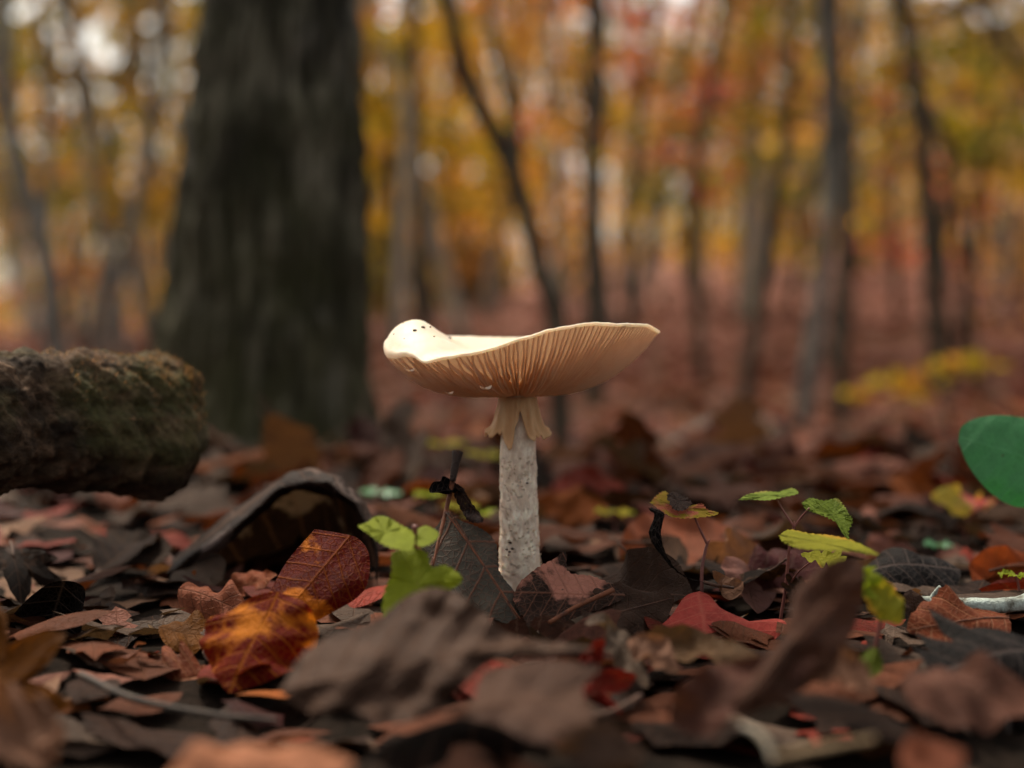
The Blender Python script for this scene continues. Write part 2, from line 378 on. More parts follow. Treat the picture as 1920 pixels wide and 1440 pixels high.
# ------------------------------------------------------------------ mushroom
Y0 = 0.51
def build_mushroom():
    root = tag(empty('mushroom', (P(972, 1085, Y0)[0], Y0, 0)), 'tall pale cream mushroom with flared gilled cap and ragged ring on its stem', 'mushroom')
    O = np.array(root.location)
    # ---- rim, from the right (0) over the far side (90) and the left (180) to the near side (270)
    T = np.array([0, 20, 45, 70, 95, 120, 138, 152, 166, 180, 192, 203, 214, 224, 231, 240, 255, 270, 285, 300, 320, 340])
    PX = np.array([1239, 1226, 1165, 1080, 970, 860, 800, 762, 732, 719, 722, 738, 766, 797, 812, 852, 916, 976, 1040, 1102, 1168, 1217])
    PY = np.array([621, 617, 620, 626, 634, 631, 634, 636, 646, 657, 668, 671, 664, 684, 675, 668, 656, 635, 615, 604, 606, 607])
    def per(tab, th):
        tt = np.concatenate([T - 360, T, T + 360]); return np.interp(th % 360, tt, np.concatenate([tab] * 3))
    def smooth_per(tab, th, w=4.):
        ks = np.linspace(-1, 1, 7); return sum(per(tab, th + w * k) for k in ks) / 7
    zeye = CAMZ
    A = P(972, 742, Y0); za = A[2]
    def rim(th):
        px, py = smooth_per(PX, th), smooth_per(PY, th)
        Yd = Y0 + .049 * np.sin(np.radians(th)) * (1 + .03 * np.sin(np.radians(th * 5)))
        return np.array([P(a, b, c) for a, b, c in zip(np.atleast_1d(px), np.atleast_1d(py), np.atleast_1d(Yd))])
    S0 = .125
    def xy(s, th, rm): return A[:2] + s[..., None] * (rm[..., :2] - A[:2])
    def z_env(s, th, rm):
        left = np.exp(-((th - 195) / 45) ** 2)
        p = 3.1 + .9 * left
        return za + (rm[..., 2] - za) * np.clip(s, 0, 1) ** p + .0006 * np.sin(np.radians(th * 7)) * s * (1 - s) * 4
    def depth(s): return .0038 * np.clip((s - S0) / .12, 0, 1) ** .5 * (1 - np.clip((s - .35) / .65, 0, 1) ** 1.5) + .0003
    def z_top(s, th, rm):
        zc = za + .0145
        left = np.exp(-(((th - 178 + 180) % 360 - 180) / 36) ** 2)
        bul = .0112 * left * sstep(.34, .80, s) * np.sqrt(np.clip(1 - np.clip(s, 0, 1) ** 7, 0, 1))
        return zc + (rm[..., 2] - zc) * np.clip(s, 0, 1) ** 2.6 + bul + .0011 * (1 - s ** 12) + .0006 * np.sin(np.radians(th * 3) + s * 6) * s * (1 - s) * 4
    nth = 240; th = np.arange(nth) * 360 / nth; rm = rim(th)
    rings = []
    for s in np.linspace(.0, .985, 34): 
        ss = np.full(nth, s); p = np.zeros((nth, 3)); p[:, :2] = xy(ss, th, rm); p[:, 2] = z_top(ss, th, rm); rings.append(p)
    ztr = rings[-1][:, 2].copy(); out = rm[:, :2] - A[:2]; out /= np.linalg.norm(out, axis=1)[:, None]
    zb = z_env(np.full(nth, .985), th, rm) + depth(.985)
    h = np.maximum(ztr - zb, .0012); mid = (ztr + zb) / 2
    for a in np.radians([60, 30, 0, -30, -60, -90]):
        p = np.zeros((nth, 3)); p[:, :2] = xy(np.full(nth, .985), th, rm) + out * (.0009 * np.cos(a)); p[:, 2] = mid + h / 2 * np.sin(a); rings.append(p)
    for s in np.linspace(.97, .08, 26):
        ss = np.full(nth, s); p = np.zeros((nth, 3)); p[:, :2] = xy(ss, th, rm); p[:, 2] = np.minimum(z_env(ss, th, rm) + depth(s), z_top(ss, th, rm) - .0007); rings.append(p)
    v = np.vstack(rings); nr = len(rings)
    v[:, 2] += .00018 * nz(v, 420, 2) + .00012 * nz(v, 900, 5)
    # cap materials
    k = N('cap_skin'); n = k.noise(70, 5, .6); n2 = k.noise(420, 5, .7)
    c = k.ramp(n, [(.3, (.66, .60, .48)), (.55, (.72, .67, .56)), (.75, (.68, .57, .43))])
    c = k.mix(k.ramp(n2, [(.66, 0.), (.74, .4)]), c, (.55, .38, .24))
    pb = k.n('ShaderNodeBsdfPrincipled', Base__Color=c, Roughness=.52, Normal=k.bump(k.math('ADD', n2, k.noise(1500, 3)), .22, .0006))
    pb.inputs['Subsurface Weight'].default_value = .35; pb.inputs['Subsurface Radius'].default_value = (.006, .003, .0015); pb.inputs['Subsurface Scale'].default_value = 1.0
    pb.inputs['Specular IOR Level'].default_value = .3
    tr = k.n('ShaderNodeBsdfTranslucent', Color=(.93, .82, .69)); mx = k.n('ShaderNodeMixShader', Fac=.38); k.put(mx.inputs[1], pb.outputs[0]); k.put(mx.inputs[2], tr.outputs[0])
    M_cap = k.surf(mx.outputs[0])
    k = N('gill_flesh'); n = k.noise(180, 4, .6)
    c = k.ramp(n, [(.3, (.88, .73, .57)), (.6, (.92, .81, .67)), (.8, (.90, .74, .56))])
    pb = k.n('ShaderNodeBsdfPrincipled', Base__Color=c, Roughness=.6, Normal=k.bump(k.noise(900, 3), .15, .0004)); pb.inputs['Specular IOR Level'].default_value = .25
    tr = k.n('ShaderNodeBsdfTranslucent', Color=k.mix(1, c, (1.1, .93, .76), 'MULTIPLY'))
    mx = k.n('ShaderNodeMixShader', Fac=.55); k.put(mx.inputs[1], pb.outputs[0]); k.put(mx.inputs[2], tr.outputs[0])
    M_gill = k.surf(mx.outputs[0])
    k = N('gill_bed'); c = k.ramp(k.noise(150, 4, .6), [(.3, (.64, .42, .26)), (.7, (.76, .55, .37))])  # shade of the gaps between gills put into a darker orange flesh colour
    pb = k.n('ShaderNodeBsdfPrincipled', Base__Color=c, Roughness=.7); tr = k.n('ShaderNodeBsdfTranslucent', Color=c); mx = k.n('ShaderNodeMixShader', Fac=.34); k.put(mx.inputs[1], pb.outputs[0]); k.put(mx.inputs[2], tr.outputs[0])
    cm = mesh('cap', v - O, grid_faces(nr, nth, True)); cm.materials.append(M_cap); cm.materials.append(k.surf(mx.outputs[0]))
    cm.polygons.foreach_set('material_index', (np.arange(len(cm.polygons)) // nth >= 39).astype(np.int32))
    cap = obj('cap', cm, None, root)
    # ---- gills, each its own blade
    NG = 150
    for i in range(NG):
        t0 = i * 360 / NG + random.uniform(-.35, .35)
        short = i % 2 == 1; third = i % 4 == 1
        s_in = S0 - .01 if not short else (random.uniform(.55, .66) if third else random.uniform(.36, .5))
        left = math.exp(-((t0 - 215) / 38) ** 2)
        ns = 18; s = np.linspace(s_in, .985, ns)
        wig = (.25 + 1.5 * left) * (np.sin(s * random.uniform(9, 14) + random.uniform(0, 6)) * .6 + .5 * np.sin(s * random.uniform(22, 34) + random.uniform(0, 6))) * np.clip((s - .3) / .5, 0, 1)
        tt = t0 + wig; r_ = rim(tt)
        pxy = xy(s, tt, r_); tang = np.stack([-(r_[:, 1] - A[1]), r_[:, 0] - A[0]], -1); tang /= np.linalg.norm(tang, axis=1)[:, None]
        zt = np.minimum(z_env(s, tt, r_) + depth(s) + .0005, z_top(s, tt, r_) - .0006)
        ramp_in = 1 if not short else np.clip((s - s_in) / .12, 0.02, 1) ** .6
        ze = z_env(s, tt, r_)
        ze = zt + (ze - zt) * ramp_in * random.uniform(.9, 1.05) + .00012 * np.sin(s * 60 + i)
        w1, w2 = .00030, .00016
        a = np.concatenate([pxy + tang * w1, zt[:, None]], 1); b = np.concatenate([pxy + tang * w2, ze[:, None]], 1)
        c_ = np.concatenate([pxy - tang * w2, ze[:, None]], 1); d = np.concatenate([pxy - tang * w1, zt[:, None]], 1)
        g = np.stack([a, b, c_, d], 1).reshape(-1, 3)
        obj('gill', mesh('gill', g - O, grid_faces(ns, 4)), M_gill, cap)
    # ---- stem
    zs = np.linspace(za + .006, -.022, 150); nst = 96
    ta = np.linspace(0, 2 * np.pi, nst, endpoint=False)
    tz = (za - zs) / za
    cx = np.interp(tz, [0, .35, 1], [P(971, 742, Y0)[0], P(971.5, 850, Y0)[0], P(975, 1060, Y0)[0]])
    r = np.interp(tz, [-.1, 0, .3, .7, .95, 1.1, 1.3], [.0078, .0064, .00635, .0068, .0074, .0085, .0105])
    v = np.stack([cx[:, None] + r[:, None] * np.cos(ta), Y0 + r[:, None] * np.sin(ta), np.broadcast_to(zs[:, None], (150, nst))], -1)
    q = v.reshape(-1, 3); amt = 1.7 * (.00022 * np.clip(nz(q * np.array([1, 1, .6]), 900, 3), -.2, 1) + .0002 * np.clip(nz(q * np.array([1, 1, .7]), 420, 8), 0, 1)).reshape(150, nst) * sstep(.25, .45, tz)[:, None] 
    amt = amt + (.0003 * nz(q, 160, 4)).reshape(150, nst)
    v[..., 0] += amt * np.cos(ta); v[..., 1] += amt * np.sin(ta)
    k = N('stem_skin'); mp = k.n('ShaderNodeMapping', Vector=k.obco(), Scale=(1, 1, .55)).outputs[0]
    n = k.noise(330, 6, .7, mp); n1 = k.noise(60, 4, .6)
    c = k.ramp(n, [(.36, (.56, .43, .33)), (.5, (.69, .56, .44)), (.62, (.88, .79, .64))])
    c = k.mix(k.ramp(n1, [(.4, 0.), (.7, .35)]), c, (.62, .45, .33))
    pb = k.n('ShaderNodeBsdfPrincipled', Base__Color=c, Roughness=.62, Normal=k.bump(n, .3, .0007)); pb.inputs['Subsurface Weight'].default_value = .2
    pb.inputs['Subsurface Radius'].default_value = (.004, .002, .001); pb.inputs['Subsurface Scale'].default_value = 1.; pb.inputs['Specular IOR Level'].default_value = .25
    M_stem = k.surf(pb.outputs[0])
    stem = obj('stem', mesh('stem', v.reshape(-1, 3) - O, grid_faces(150, nst, True)), M_stem, root)
    # woolly scales lifted from the stem skin
    vv, ff = [], []
    for i in range(700):
        t = random.uniform(.34, .99); a = random.uniform(0, 2 * math.pi); zc = za * (1 - t); rr = np.interp(t, tz, r) + .0001; x0 = np.interp(t, tz, cx)
        n_ = np.array([math.cos(a), math.sin(a), 0]); tg = np.array([-math.sin(a), math.cos(a), 0]); w = random.uniform(.0002, .0007) * (.6 + t * .6); hh = random.uniform(.0003, .001); lift = random.uniform(.0001, .0005)
        c0 = np.array([x0, Y0, zc]) + n_ * rr; b = len(vv)
        vv += [c0 - tg * w, c0 + tg * w, c0 + tg * w * .7 + n_ * lift + np.array([0, 0, hh]), c0 + n_ * lift * 1.4 + np.array([0, 0, hh * 1.3]), c0 - tg * w * .7 + n_ * lift + np.array([0, 0, hh])]
        ff.append([b, b + 1, b + 2, b + 3, b + 4])
    tag(obj('stem_scales', mesh('stem_scales', np.array(vv) - O, ff), M_stem, stem), kind='stuff')
    # ---- ring (skirt)
    na, nt = 180, 26; a = np.linspace(0, 2 * np.pi, na, endpoint=False); t = np.linspace(0, 1, nt)[:, None]; deg = np.degrees(a)
    def lob(c, w): return np.exp(-(((deg - c + 180) % 360 - 180) / w) ** 2)
    Ln = .0125 + .0055 * lob(248, 15) - .0065 * lob(277, 13) + .0028 * lob(303, 14) + .0012 * lob(335, 18) + .001 * lob(195, 20) + .0009 * np.sin(a * 9) + .0005 * np.sin(a * 23)
    fl = .0012 + .0034 * lob(190, 24) + .0032 * lob(345, 30) + .0008 * lob(300, 16) + .002 * lob(90, 70)
    pleat = .00075 * np.sin(a * 11 + .7 * np.sin(a * 3)) + .0004 * np.sin(a * 19 + 1)
    rs = .00665 + .0002
    rad = rs + fl * t ** 2.6 + np.maximum(pleat * np.clip(t * 2.2, 0, 1), -.0001) + .0005 * np.exp(-((t - .97) / .05) ** 2)
    x0 = P(971, 760, Y0)[0]; zt = P(971, 744, Y0)[2]
    v = np.stack([x0 + rad * np.cos(a), Y0 + rad * np.sin(a), zt - Ln * t - .0004 * np.sin(a * 31) * t ** 6], -1)
    inner = v.copy()[::-1]; rin = np.maximum(rad[::-1] - .0004, .0060); inner[..., 0] = x0 + rin * np.cos(a); inner[..., 1] = Y0 + rin * np.sin(a)
    v = np.concatenate([v, inner], 0); q = v.reshape(-1, 3); q = q + .00012 * np.stack([nz(q, 700, 1), nz(q, 700, 2), nz(q, 700, 3)], -1)
    k = N('ring_membrane'); n = k.noise(240, 5, .6, k.n('ShaderNodeMapping', Vector=k.obco(), Scale=(1, 1, .25)).outputs[0])
    c = k.ramp(n, [(.3, (.68, .38, .17)), (.55, (.80, .52, .27)), (.75, (.86, .64, .40))])
    pb = k.n('ShaderNodeBsdfPrincipled', Base__Color=c, Roughness=.6, Normal=k.bump(n, .3, .0006)); tr = k.n('ShaderNodeBsdfTranslucent', Color=c)
    mx = k.n('ShaderNodeMixShader', Fac=.3); k.put(mx.inputs[1], pb.outputs[0]); k.put(mx.inputs[2], tr.outputs[0])
    obj('ring', mesh('ring', q - O, grid_faces(nt * 2, na, True)), k.surf(mx.outputs[0]), root)
    # torn veil crumbs hanging under the gills
    for (px, py, dy, sz) in ((910, 722, -.043, .0022), (842, 733, -.030, .0016), (768, 690, -.025, .0018)):
        p = P(px, py, Y0 + dy); vv = []
        for i in range(7):
            for j in range(5):
                a_ = (i / 6 - .5) * 2.4; vv.append([sz * math.sin(a_) * (1 - .2 * j / 4), sz * .25 * (j - 2) / 2, -sz * .5 * math.cos(a_) + sz * .2 * math.sin(j + i)])
        obj('veil_shred', mesh('veil_shred', np.array(vv) + p - O, grid_faces(7, 5)), M_gill, root)
    # soil crumbs
    md = simple_mat('soil_crumb', (.01, .007, .005), (.05, .03, .02), 900, bd=.0002)
    def crumb(p, s, label, group, i):
        b = bpy.data.meshes.new('soil_crumb'); import bmesh
        bm = bmesh.new(); bmesh.ops.create_icosphere(bm, subdivisions=2, radius=s)
        for w in bm.verts: w.co *= 1 + .45 * float(nz(np.array(w.co)[None], 900, i)[0]); w.co.z *= .6
        bm.to_mesh(b); bm.free()
        o = obj('soil_crumb', b, md); o.location = [float(q) for q in p]; tag(o, label, 'soil crumb', group)
    def on_top(px, thd, s):
        r_ = rim(np.array([thd])); s_ = np.array([s]); p = np.array([*xy(s_, np.array([thd]), r_)[0], z_top(s_, np.array([thd]), r_)[0]]); return p
    i = 0
    for thd, s, sz in ((322, .97, .0011), (326, .975, .0009), (330, .965, .0012), (334, .97, .0010), (337, .975, .0006), (316, .975, .0005), (268, .97, .0006), (262, .975, .0004),
                       (196, .80, .0007), (192, .72, .0009), (205, .70, .0005), (185, .66, .0006), (178, .86, .0003), (200, .9, .0003), (188, .93, .0003), (150, .62, .0009), (210, .6, .0004)):
        i += 1; crumb(on_top(0, thd, s), sz, 'tiny dark soil crumb stuck on top of the mushroom cap', 'soil crumbs on the mushroom cap', i)
    for px, py, sz in ((988, 903, .0005), (956, 1013, .0007), (950, 1026, .0005), (956, 1030, .0006), (961, 1024, .0006), (954, 1036, .0005)):
        i += 1; p = P(px, py, Y0); dx = p[0] - np.interp((za - p[2]) / za, tz, cx); rr = np.interp((za - p[2]) / za, tz, r)
        p[1] = Y0 - math.sqrt(max(rr * rr - dx * dx, 1e-8)) - .0002; crumb(p, sz, 'tiny dark soil crumb stuck to the mushroom stem', 'soil crumbs on the mushroom stem', i)
build_mushroom()
# ------------------------------------------------------------------ trees
B_big = bark_mat('dark_furrowed_bark', (.006, .005, .003), (.044, .038, .024), (.20, .175, .125), .16, 46, (.035, .034, .010), (0, .55), (.21, .19, .155))
B_dark = bark_mat('dark_bark', (.020, .017, .011), (.052, .043, .028), (.11, .09, .062), .3, 30)
B_grey = bark_mat('grey_bark', (.05, .047, .04), (.14, .13, .11), (.26, .26, .22), .4, 24, lich=(.30, .37, .33))
B_pale = bark_mat('pale_bark', (.20, .17, .13), (.34, .30, .23), (.48, .44, .36), .5, 14)
YEL = [(.64, .38, .04), (.56, .33, .03), (.72, .48, .07), (.48, .28, .03), (.40, .35, .03), (.62, .32, .05), (.30, .26, .03)]
ORA = [(.66, .31, .08), (.58, .24, .05), (.70, .40, .12), (.52, .29, .05), (.64, .34, .14)]
RED = [(.62, .12, .10), (.55, .10, .10), (.70, .24, .16), (.50, .10, .09), (.66, .32, .20)]
OLI = [(.22, .22, .03), (.32, .28, .04), (.16, .18, .025), (.42, .34, .06)]
TAN = [(.60, .42, .24), (.50, .34, .19), (.66, .48, .30), (.44, .30, .17)]
def leaf_cloud(centres, radii, per, pal, size, seed, flat=.6):
    """many small bent leaves spread through clumps"""
    g = np.random.default_rng(seed); C = np.repeat(np.asarray(centres), per, 0); n = len(C)
    d = g.normal(size=(n, 3)); d /= np.linalg.norm(d, axis=1)[:, None]
    rr = np.repeat(np.asarray(radii), per)[:, None] * g.random((n, 1)) ** .45
    p = C + d * rr * np.array([1, 1, flat])
    ax = g.normal(size=(n, 3)); ax[:, 2] *= .6; ax /= np.linalg.norm(ax, axis=1)[:, None]
    nn = g.normal(size=(n, 3)); nn[:, 2] += .9; nn -= ax * (nn * ax).sum(1)[:, None]; nn /= np.linalg.norm(nn, axis=1)[:, None]
    sd = np.cross(nn, ax); s = size * g.uniform(.6, 1.35, (n, 1))
    v = np.stack([p - ax * s * .5, p + sd * s * .32 + nn * s * .08, p + ax * s * .55, p - sd * s * .32 + nn * s * .08], 1).reshape(-1, 3)
    f = np.arange(n * 4).reshape(n, 4)
    pal = np.asarray(pal); base = pal[g.integers(0, len(pal), n)] * g.uniform(.4, .95, (n, 1))
    return v, f, np.repeat(base, 4, 0)
def crown(parent, centres, radii, per, pal, size, seed, flat=.6):
    v, f, c = leaf_cloud(centres, radii, per, pal, size, seed, flat)
    o = obj('crown', mesh('crown', v - np.array(parent.location), f, c=c, smooth=False), M_crown, parent); o['kind'] = 'stuff'
    return o
def limb_pts(a, b, sag, g, n=5):
    a, b = np.asarray(a), np.asarray(b); t = np.linspace(0, 1, n)[:, None]
    p = a * (1 - t) + b * t; p[1:-1] += g.normal(size=(n - 2, 3)) * sag * np.linalg.norm(b - a); return p
def px_tree(label, pts, Y, w, mat, group=None, limbs=(), pal=None, base_py=None, name='tree', top=2.2, leafsize=.07, seed=1, crown_n=8):
    """trunk through photo pixels pts (low to high) at depth Y, width w px; it goes on above the frame into its crown"""
    g = np.random.default_rng(seed)
    q = [P(x, y, Y) for x, y in pts]
    foot = q[0].copy(); foot[2] = float(H(foot[0], Y)) - .02
    if q[0][2] - foot[2] > .03: q = [foot] + q
    else: q[0] = foot
    u = q[-1] - q[-2]; u /= np.linalg.norm(u); u[2] = abs(u[2])
    zt = q[-1][2] + top
    e1 = q[-1] + u * top * .45; e2 = np.array([e1[0] + g.normal() * .15, e1[1] + g.normal() * .15, zt])
    path = q + [e1, e2]
    r0 = w / FPX * Y / 2
    root = tag(empty(name, foot), label, 'tree', group)
    rad = [r0 * 1.25] + list(np.linspace(r0, r0 * .75, len(path) - 3)) + [r0 * .5, r0 * .15]
    tube('trunk', path, rad, mat, root, n=60, seg=14, rough=.10, fs=14 / max(r0 * 14, .2), seed=seed)
    ends = [e2, e1]
    for lp, lw in limbs:
        lq = [P(x, y, Y) if len(t_) == 0 else P(x, y, Y + t_[0]) for x, y, *t_ in lp]
        uu = lq[-1] - lq[-2]; uu /= np.linalg.norm(uu); e = lq[-1] + uu * .5 + np.array([0, 0, .15])
        r1 = lw / FPX * Y / 2; tube('limb', lq + [e], [r1, r1 * .8, r1 * .4], mat, root, n=30, seg=10, rough=.1, fs=12, seed=seed + 3); ends.append(e)
    for i in range(4):
        a = path[-2] * (1 - i / 4) + path[-1] * (i / 4); b = a + g.normal(size=3) * np.array([.5, .5, .12]) + np.array([0, 0, .35])
        tube('limb', limb_pts(a, b, .06, g), [r0 * .3, r0 * .08], mat, root, n=12, seg=6); ends.append(b)
    if pal: 
        c = [ends[i % len(ends)] + g.normal(size=3) * .25 for i in range(crown_n)]
        crown(root, c, g.uniform(.25, .5, len(c)), 70, pal, leafsize, seed + 11)
    return root

def big_tree():
    Y = 1.5; foot = P(490, 900, Y); foot[2] = float(H(foot[0], Y)) - .02
    root = tag(empty('tree', foot), 'thick dark-barked tree trunk with furrowed mossy bark beside the log', 'tree')
    edge = [(-120, 430, 660), (0, 392, 668), (130, 374, 671), (250, 358, 676), (380, 342, 680), (500, 330, 683), (600, 312, 684), (700, 293, 686), (800, 268, 690), (880, 236, 700), (960, 205, 715)]
    ns, na = 260, 220
    py = np.linspace(965, -120, ns); e = np.array(edge)
    xl = np.interp(py, e[:, 0], e[:, 1]); xr = np.interp(py, e[:, 0], e[:, 2])
    cpt = np.array([P((a + b) / 2, c, Y) for a, b, c in zip(xl, xr, py)]); r = (xr - xl) / 2 / FPX * Y
    # goes on upward above the frame
    top = np.array([cpt[-1] + np.array([.02 * t, 0, t]) for t in np.linspace(.05, 2.6, 40)]); rt = np.linspace(r[-1], r[-1] * .62, 40)
    cpt = np.vstack([cpt, top]); r = np.concatenate([r, rt]); a = np.linspace(0, 2 * np.pi, na, endpoint=False)
    ang = a[None] + 0 * cpt[:, :1]; z = cpt[:, 2:3] + 0 * a[None]
    q = np.stack([np.cos(ang) * 9, np.sin(ang) * 9, z * 9], -1)
    ridge = np.abs(np.sin(ang * 21 + 2.2 * nz(q, .55, 1) + 1.1 * nz(q, 1.6, 2))); ridge = ridge ** .7
    brk = nz(q * np.array([1, 1, 1.6]), 2.2, 5)
    d = .010 * (ridge - .6) + .006 * brk + .0035 * nz(q, 5, 7)
    root_fl = np.clip((.16 - (z - foot[2])) / .16, 0, 1) ** 1.6
    d = d + root_fl * .05 * np.maximum(0, np.cos(ang * 4 + .8))
    rr = r[:, None] + d
    v = np.stack([cpt[:, 0:1] + rr * np.cos(ang), cpt[:, 1:2] + rr * np.sin(ang), z], -1).reshape(-1, 3)
    obj('trunk', mesh('trunk', v - foot, grid_faces(len(cpt), na, True)), B_big, root)
    g = np.random.default_rng(3); tp = cpt[-1]; cs = []
    for i in range(7):
        a0 = cpt[-1 - i * 3]; b = a0 + np.array([g.normal() * .7, g.normal() * .5, g.uniform(.3, .9)])
        tube('limb', limb_pts(a0, b, .06, g), [.03, .008], B_big, root, n=16, seg=8, rough=.1, fs=20); cs += [b, b + g.normal(size=3) * .3]
    crown(root, cs, np.full(len(cs), .45), 60, YEL, .07, 5)
big_tree()

# trees told apart in the photograph, low to high
px_tree('pale lichen-spotted tree forking low behind the mossy log', [(108, 690), (100, 600), (88, 500), (62, 400), (28, 290), (8, 150), (5, 0)], 4.2, 44, B_grey, limbs=[([(84, 430), (88, 330), (82, 200), (76, 20), (74, -40)], 24)], pal=YEL, seed=21)
px_tree('thin grey sapling leaning between the lichened tree and the big trunk', [(232, 640), (205, 500), (172, 350), (150, 200), (138, 60), (132, -20)], 6.5, 24, B_grey, pal=YEL, seed=22, top=2.6)
px_tree('slim pale brown sapling leaning towards the big dark trunk', [(195, 650), (228, 500), (262, 350), (285, 230), (300, 100), (296, -10)], 5.5, 28, B_grey, limbs=[([(284, 240), (318, 190), (350, 110), (372, 20)], 13), ([(290, 180), (270, 90), (262, 0)], 11)], pal=ORA, seed=23)
px_tree('slim dark upright tree close beside the big trunk', [(806, 700), (800, 600), (790, 420), (782, 250), (774, 100), (770, -20)], 6.0, 26, B_dark, pal=YEL, seed=24, top=2.6)
px_tree('dark leaning tree forking in two above the mushroom cap', [(1052, 890), (1050, 760), (1042, 600), (1012, 500), (962, 322), (892, 185), (858, 90), (838, 0)], 2.3, 40, B_dark, limbs=[([(968, 330), (964, 250), (946, 150), (926, 60), (915, -20)], 26)], pal=OLI, seed=25, top=2.0)
px_tree('straight dark tree standing behind the forked leaning tree', [(1116, 792), (1112, 600), (1108, 420), (1106, 300), (1110, 150), (1112, -20)], 4.4, 34, B_dark, pal=OLI, seed=26, top=2.2, limbs=[([(1106, 250), (1085, 160), (1060, 60)], 10)])
px_tree('slender bare sapling leaning behind the red-stemmed seedling', [(1398, 770), (1412, 640), (1440, 480), (1462, 330), (1476, 180), (1484, 20)], 4.0, 28, B_dark, pal=ORA, seed=27)
px_tree('thin upright sapling with brown bark beside the leaning slender one', [(1574, 800), (1578, 600), (1580, 420), (1574, 250), (1568, 100), (1560, -20)], 3.9, 25, B_dark, pal=YEL, seed=28)
px_tree('pale grey soft-barked sapling in front of the brown upright sapling', [(1505, 790), (1520, 680), (1538, 520), (1552, 380), (1556, 250), (1552, 100), (1540, -20)], 3.6, 34, B_grey, pal=YEL, seed=29)
px_tree('dark forked tree with an arching limb on the rising slope', [(1762, 660), (1752, 560), (1742, 420), (1730, 260), (1712, 130), (1692, 0)], 6.5, 42, B_dark, limbs=[([(1722, 170), (1775, 280), (1800, 420), (1822, 620), (1845, 720)], 22), ([(1745, 40), (1815, 0), (1868, 50), (1905, 110), (1960, 190)], 22)], pal=ORA, seed=30, top=2.8)
px_tree('short pale birch snag standing among the saplings up the slope', [(1412, 520), (1418, 420), (1420, 330), (1418, 280)], 13, 34, B_pale, pal=TAN, seed=31, top=2.0, leafsize=.12)
px_tree('thin pale trunk behind the forked leaning tree', [(1046, 520), (1042, 400), (1040, 300), (1036, 180), (1034, 60)], 10, 20, B_pale, pal=YEL, seed=32, top=3., leafsize=.1)

# the wood behind, tree by tree
def wood():
    g = np.random.default_rng(5)
    kinds = [('slim tree with ochre yellow leaves in the wood behind', YEL), ('slim tree with orange leaves in the wood behind', ORA), ('slim tree with olive green leaves in the wood behind', OLI), ('slim tree with faded tan leaves in the wood behind', TAN)]
    n = 0
    spots = [(p, Y) for Y, cnt in ((7.8, 4), (9.5, 8), (12, 11), (15, 12), (19, 14), (24, 15)) for p in np.linspace(-180, 2100, cnt) + g.normal(size=cnt) * 70]
    for px, y_ in spots:
        Y = y_ * g.uniform(.92, 1.1); b = P(px, 660, Y); b[2] = float(H(b[0], b[1])) - .05
        if 980 < px < 1420 and 11 < Y < 20 and g.random() < .75: lab, pal = 'red-leaved maple in the wood behind', RED
        elif px < 1000: lab, pal = kinds[g.choice([0, 0, 0, 0, 1, 2])]
        else: lab, pal = kinds[g.choice([0, 0, 1, 2, 2, 3, 3])]
        root = tag(empty('tree', b), lab, 'tree', lab.replace('slim tree', 'slim trees').replace('maple', 'maples'))
        ht = g.uniform(4.5, 7.5) * (1 + Y / 40); lean = g.normal() * .12; r0 = g.uniform(.022, .05) * (.6 + Y / 22)
        path = [b + np.array([lean * ht * t + g.normal() * .06, g.normal() * .06, ht * t]) for t in np.linspace(0, 1, 7)]; path[0] = b
        mat = [B_dark, B_dark, B_grey, B_grey, B_pale][g.integers(0, 5)]
        tube('trunk', path, [r0 * 1.2, r0, r0 * .2], mat, root, n=26, seg=8, rough=.08, fs=8, seed=n)
        cs, rs = [], []
        sp = spline(path, 40)
        for i in range(11):
            t = g.uniform(.12 + .01 * Y / 5, .98); a = sp[int(t * 39)]; L = (1.15 - t * .6) * g.uniform(.5, 1.5); th = g.uniform(0, 6.28)
            e = a + np.array([math.cos(th) * L, math.sin(th) * L, g.uniform(.05, .6) * L])
            tube('limb', limb_pts(a, e, .07, g), [r0 * .35, r0 * .06], mat, root, n=9, seg=5)
            for k in range(3): cs.append(a + (e - a) * (.55 + .25 * k) + g.normal(size=3) * .18); rs.append(g.uniform(.22, .55))
        crown(root, cs, rs, int(10 + 20 * min(1, Y / 20)), pal + (OLI if g.random() < .25 else []), .085 + .004 * Y, 100 + n, .5)
        n += 1
    # far-off woods: one mass
    cs, rs, cols = [], [], []
    V, F, C = [], [], []; off = 0
    for i in range(190):
        Y = g.uniform(28, 75); px = g.uniform(-500, 2450); b = P(px, 660, Y); z0 = float(H(b[0], b[1])); ht = g.uniform(5, 9.5)
        pal = [YEL, YEL, YEL, ORA, OLI, OLI, TAN, RED][g.integers(0, 8)]
        c = np.stack([b[0] + g.normal(size=22) * 1.5, b[1] + g.normal(size=22) * 1.2, z0 + g.uniform(.04, 1, 22) * ht], -1)
        v, f, cl = leaf_cloud(c, g.uniform(.5, 1.3, 22), 17, pal, .30, 900 + i, .6)
        V.append(v); F.append(f + off); C.append(cl); off += len(v)
        tv, tf, _ = tube_arr([[b[0], b[1], z0 - .1], [b[0] + g.normal() * .4, b[1], z0 + ht * .5], [b[0] + g.normal() * .8, b[1], z0 + ht]], [.13, .08, .02], 8, 6)
        V.append(tv); F.append(tf + off); C.append(np.tile(np.array([[.08, .065, .05]]) * g.uniform(.5, 3), (len(tv), 1))); off += len(tv)
    o = obj('distant_wood', mesh('distant_wood', np.vstack(V), np.vstack(F), c=np.vstack(C), smooth=False), M_crown)
    tag(o, 'far-off autumn wood of yellow and orange trees up the slope', 'wood', kind='stuff')
wood()

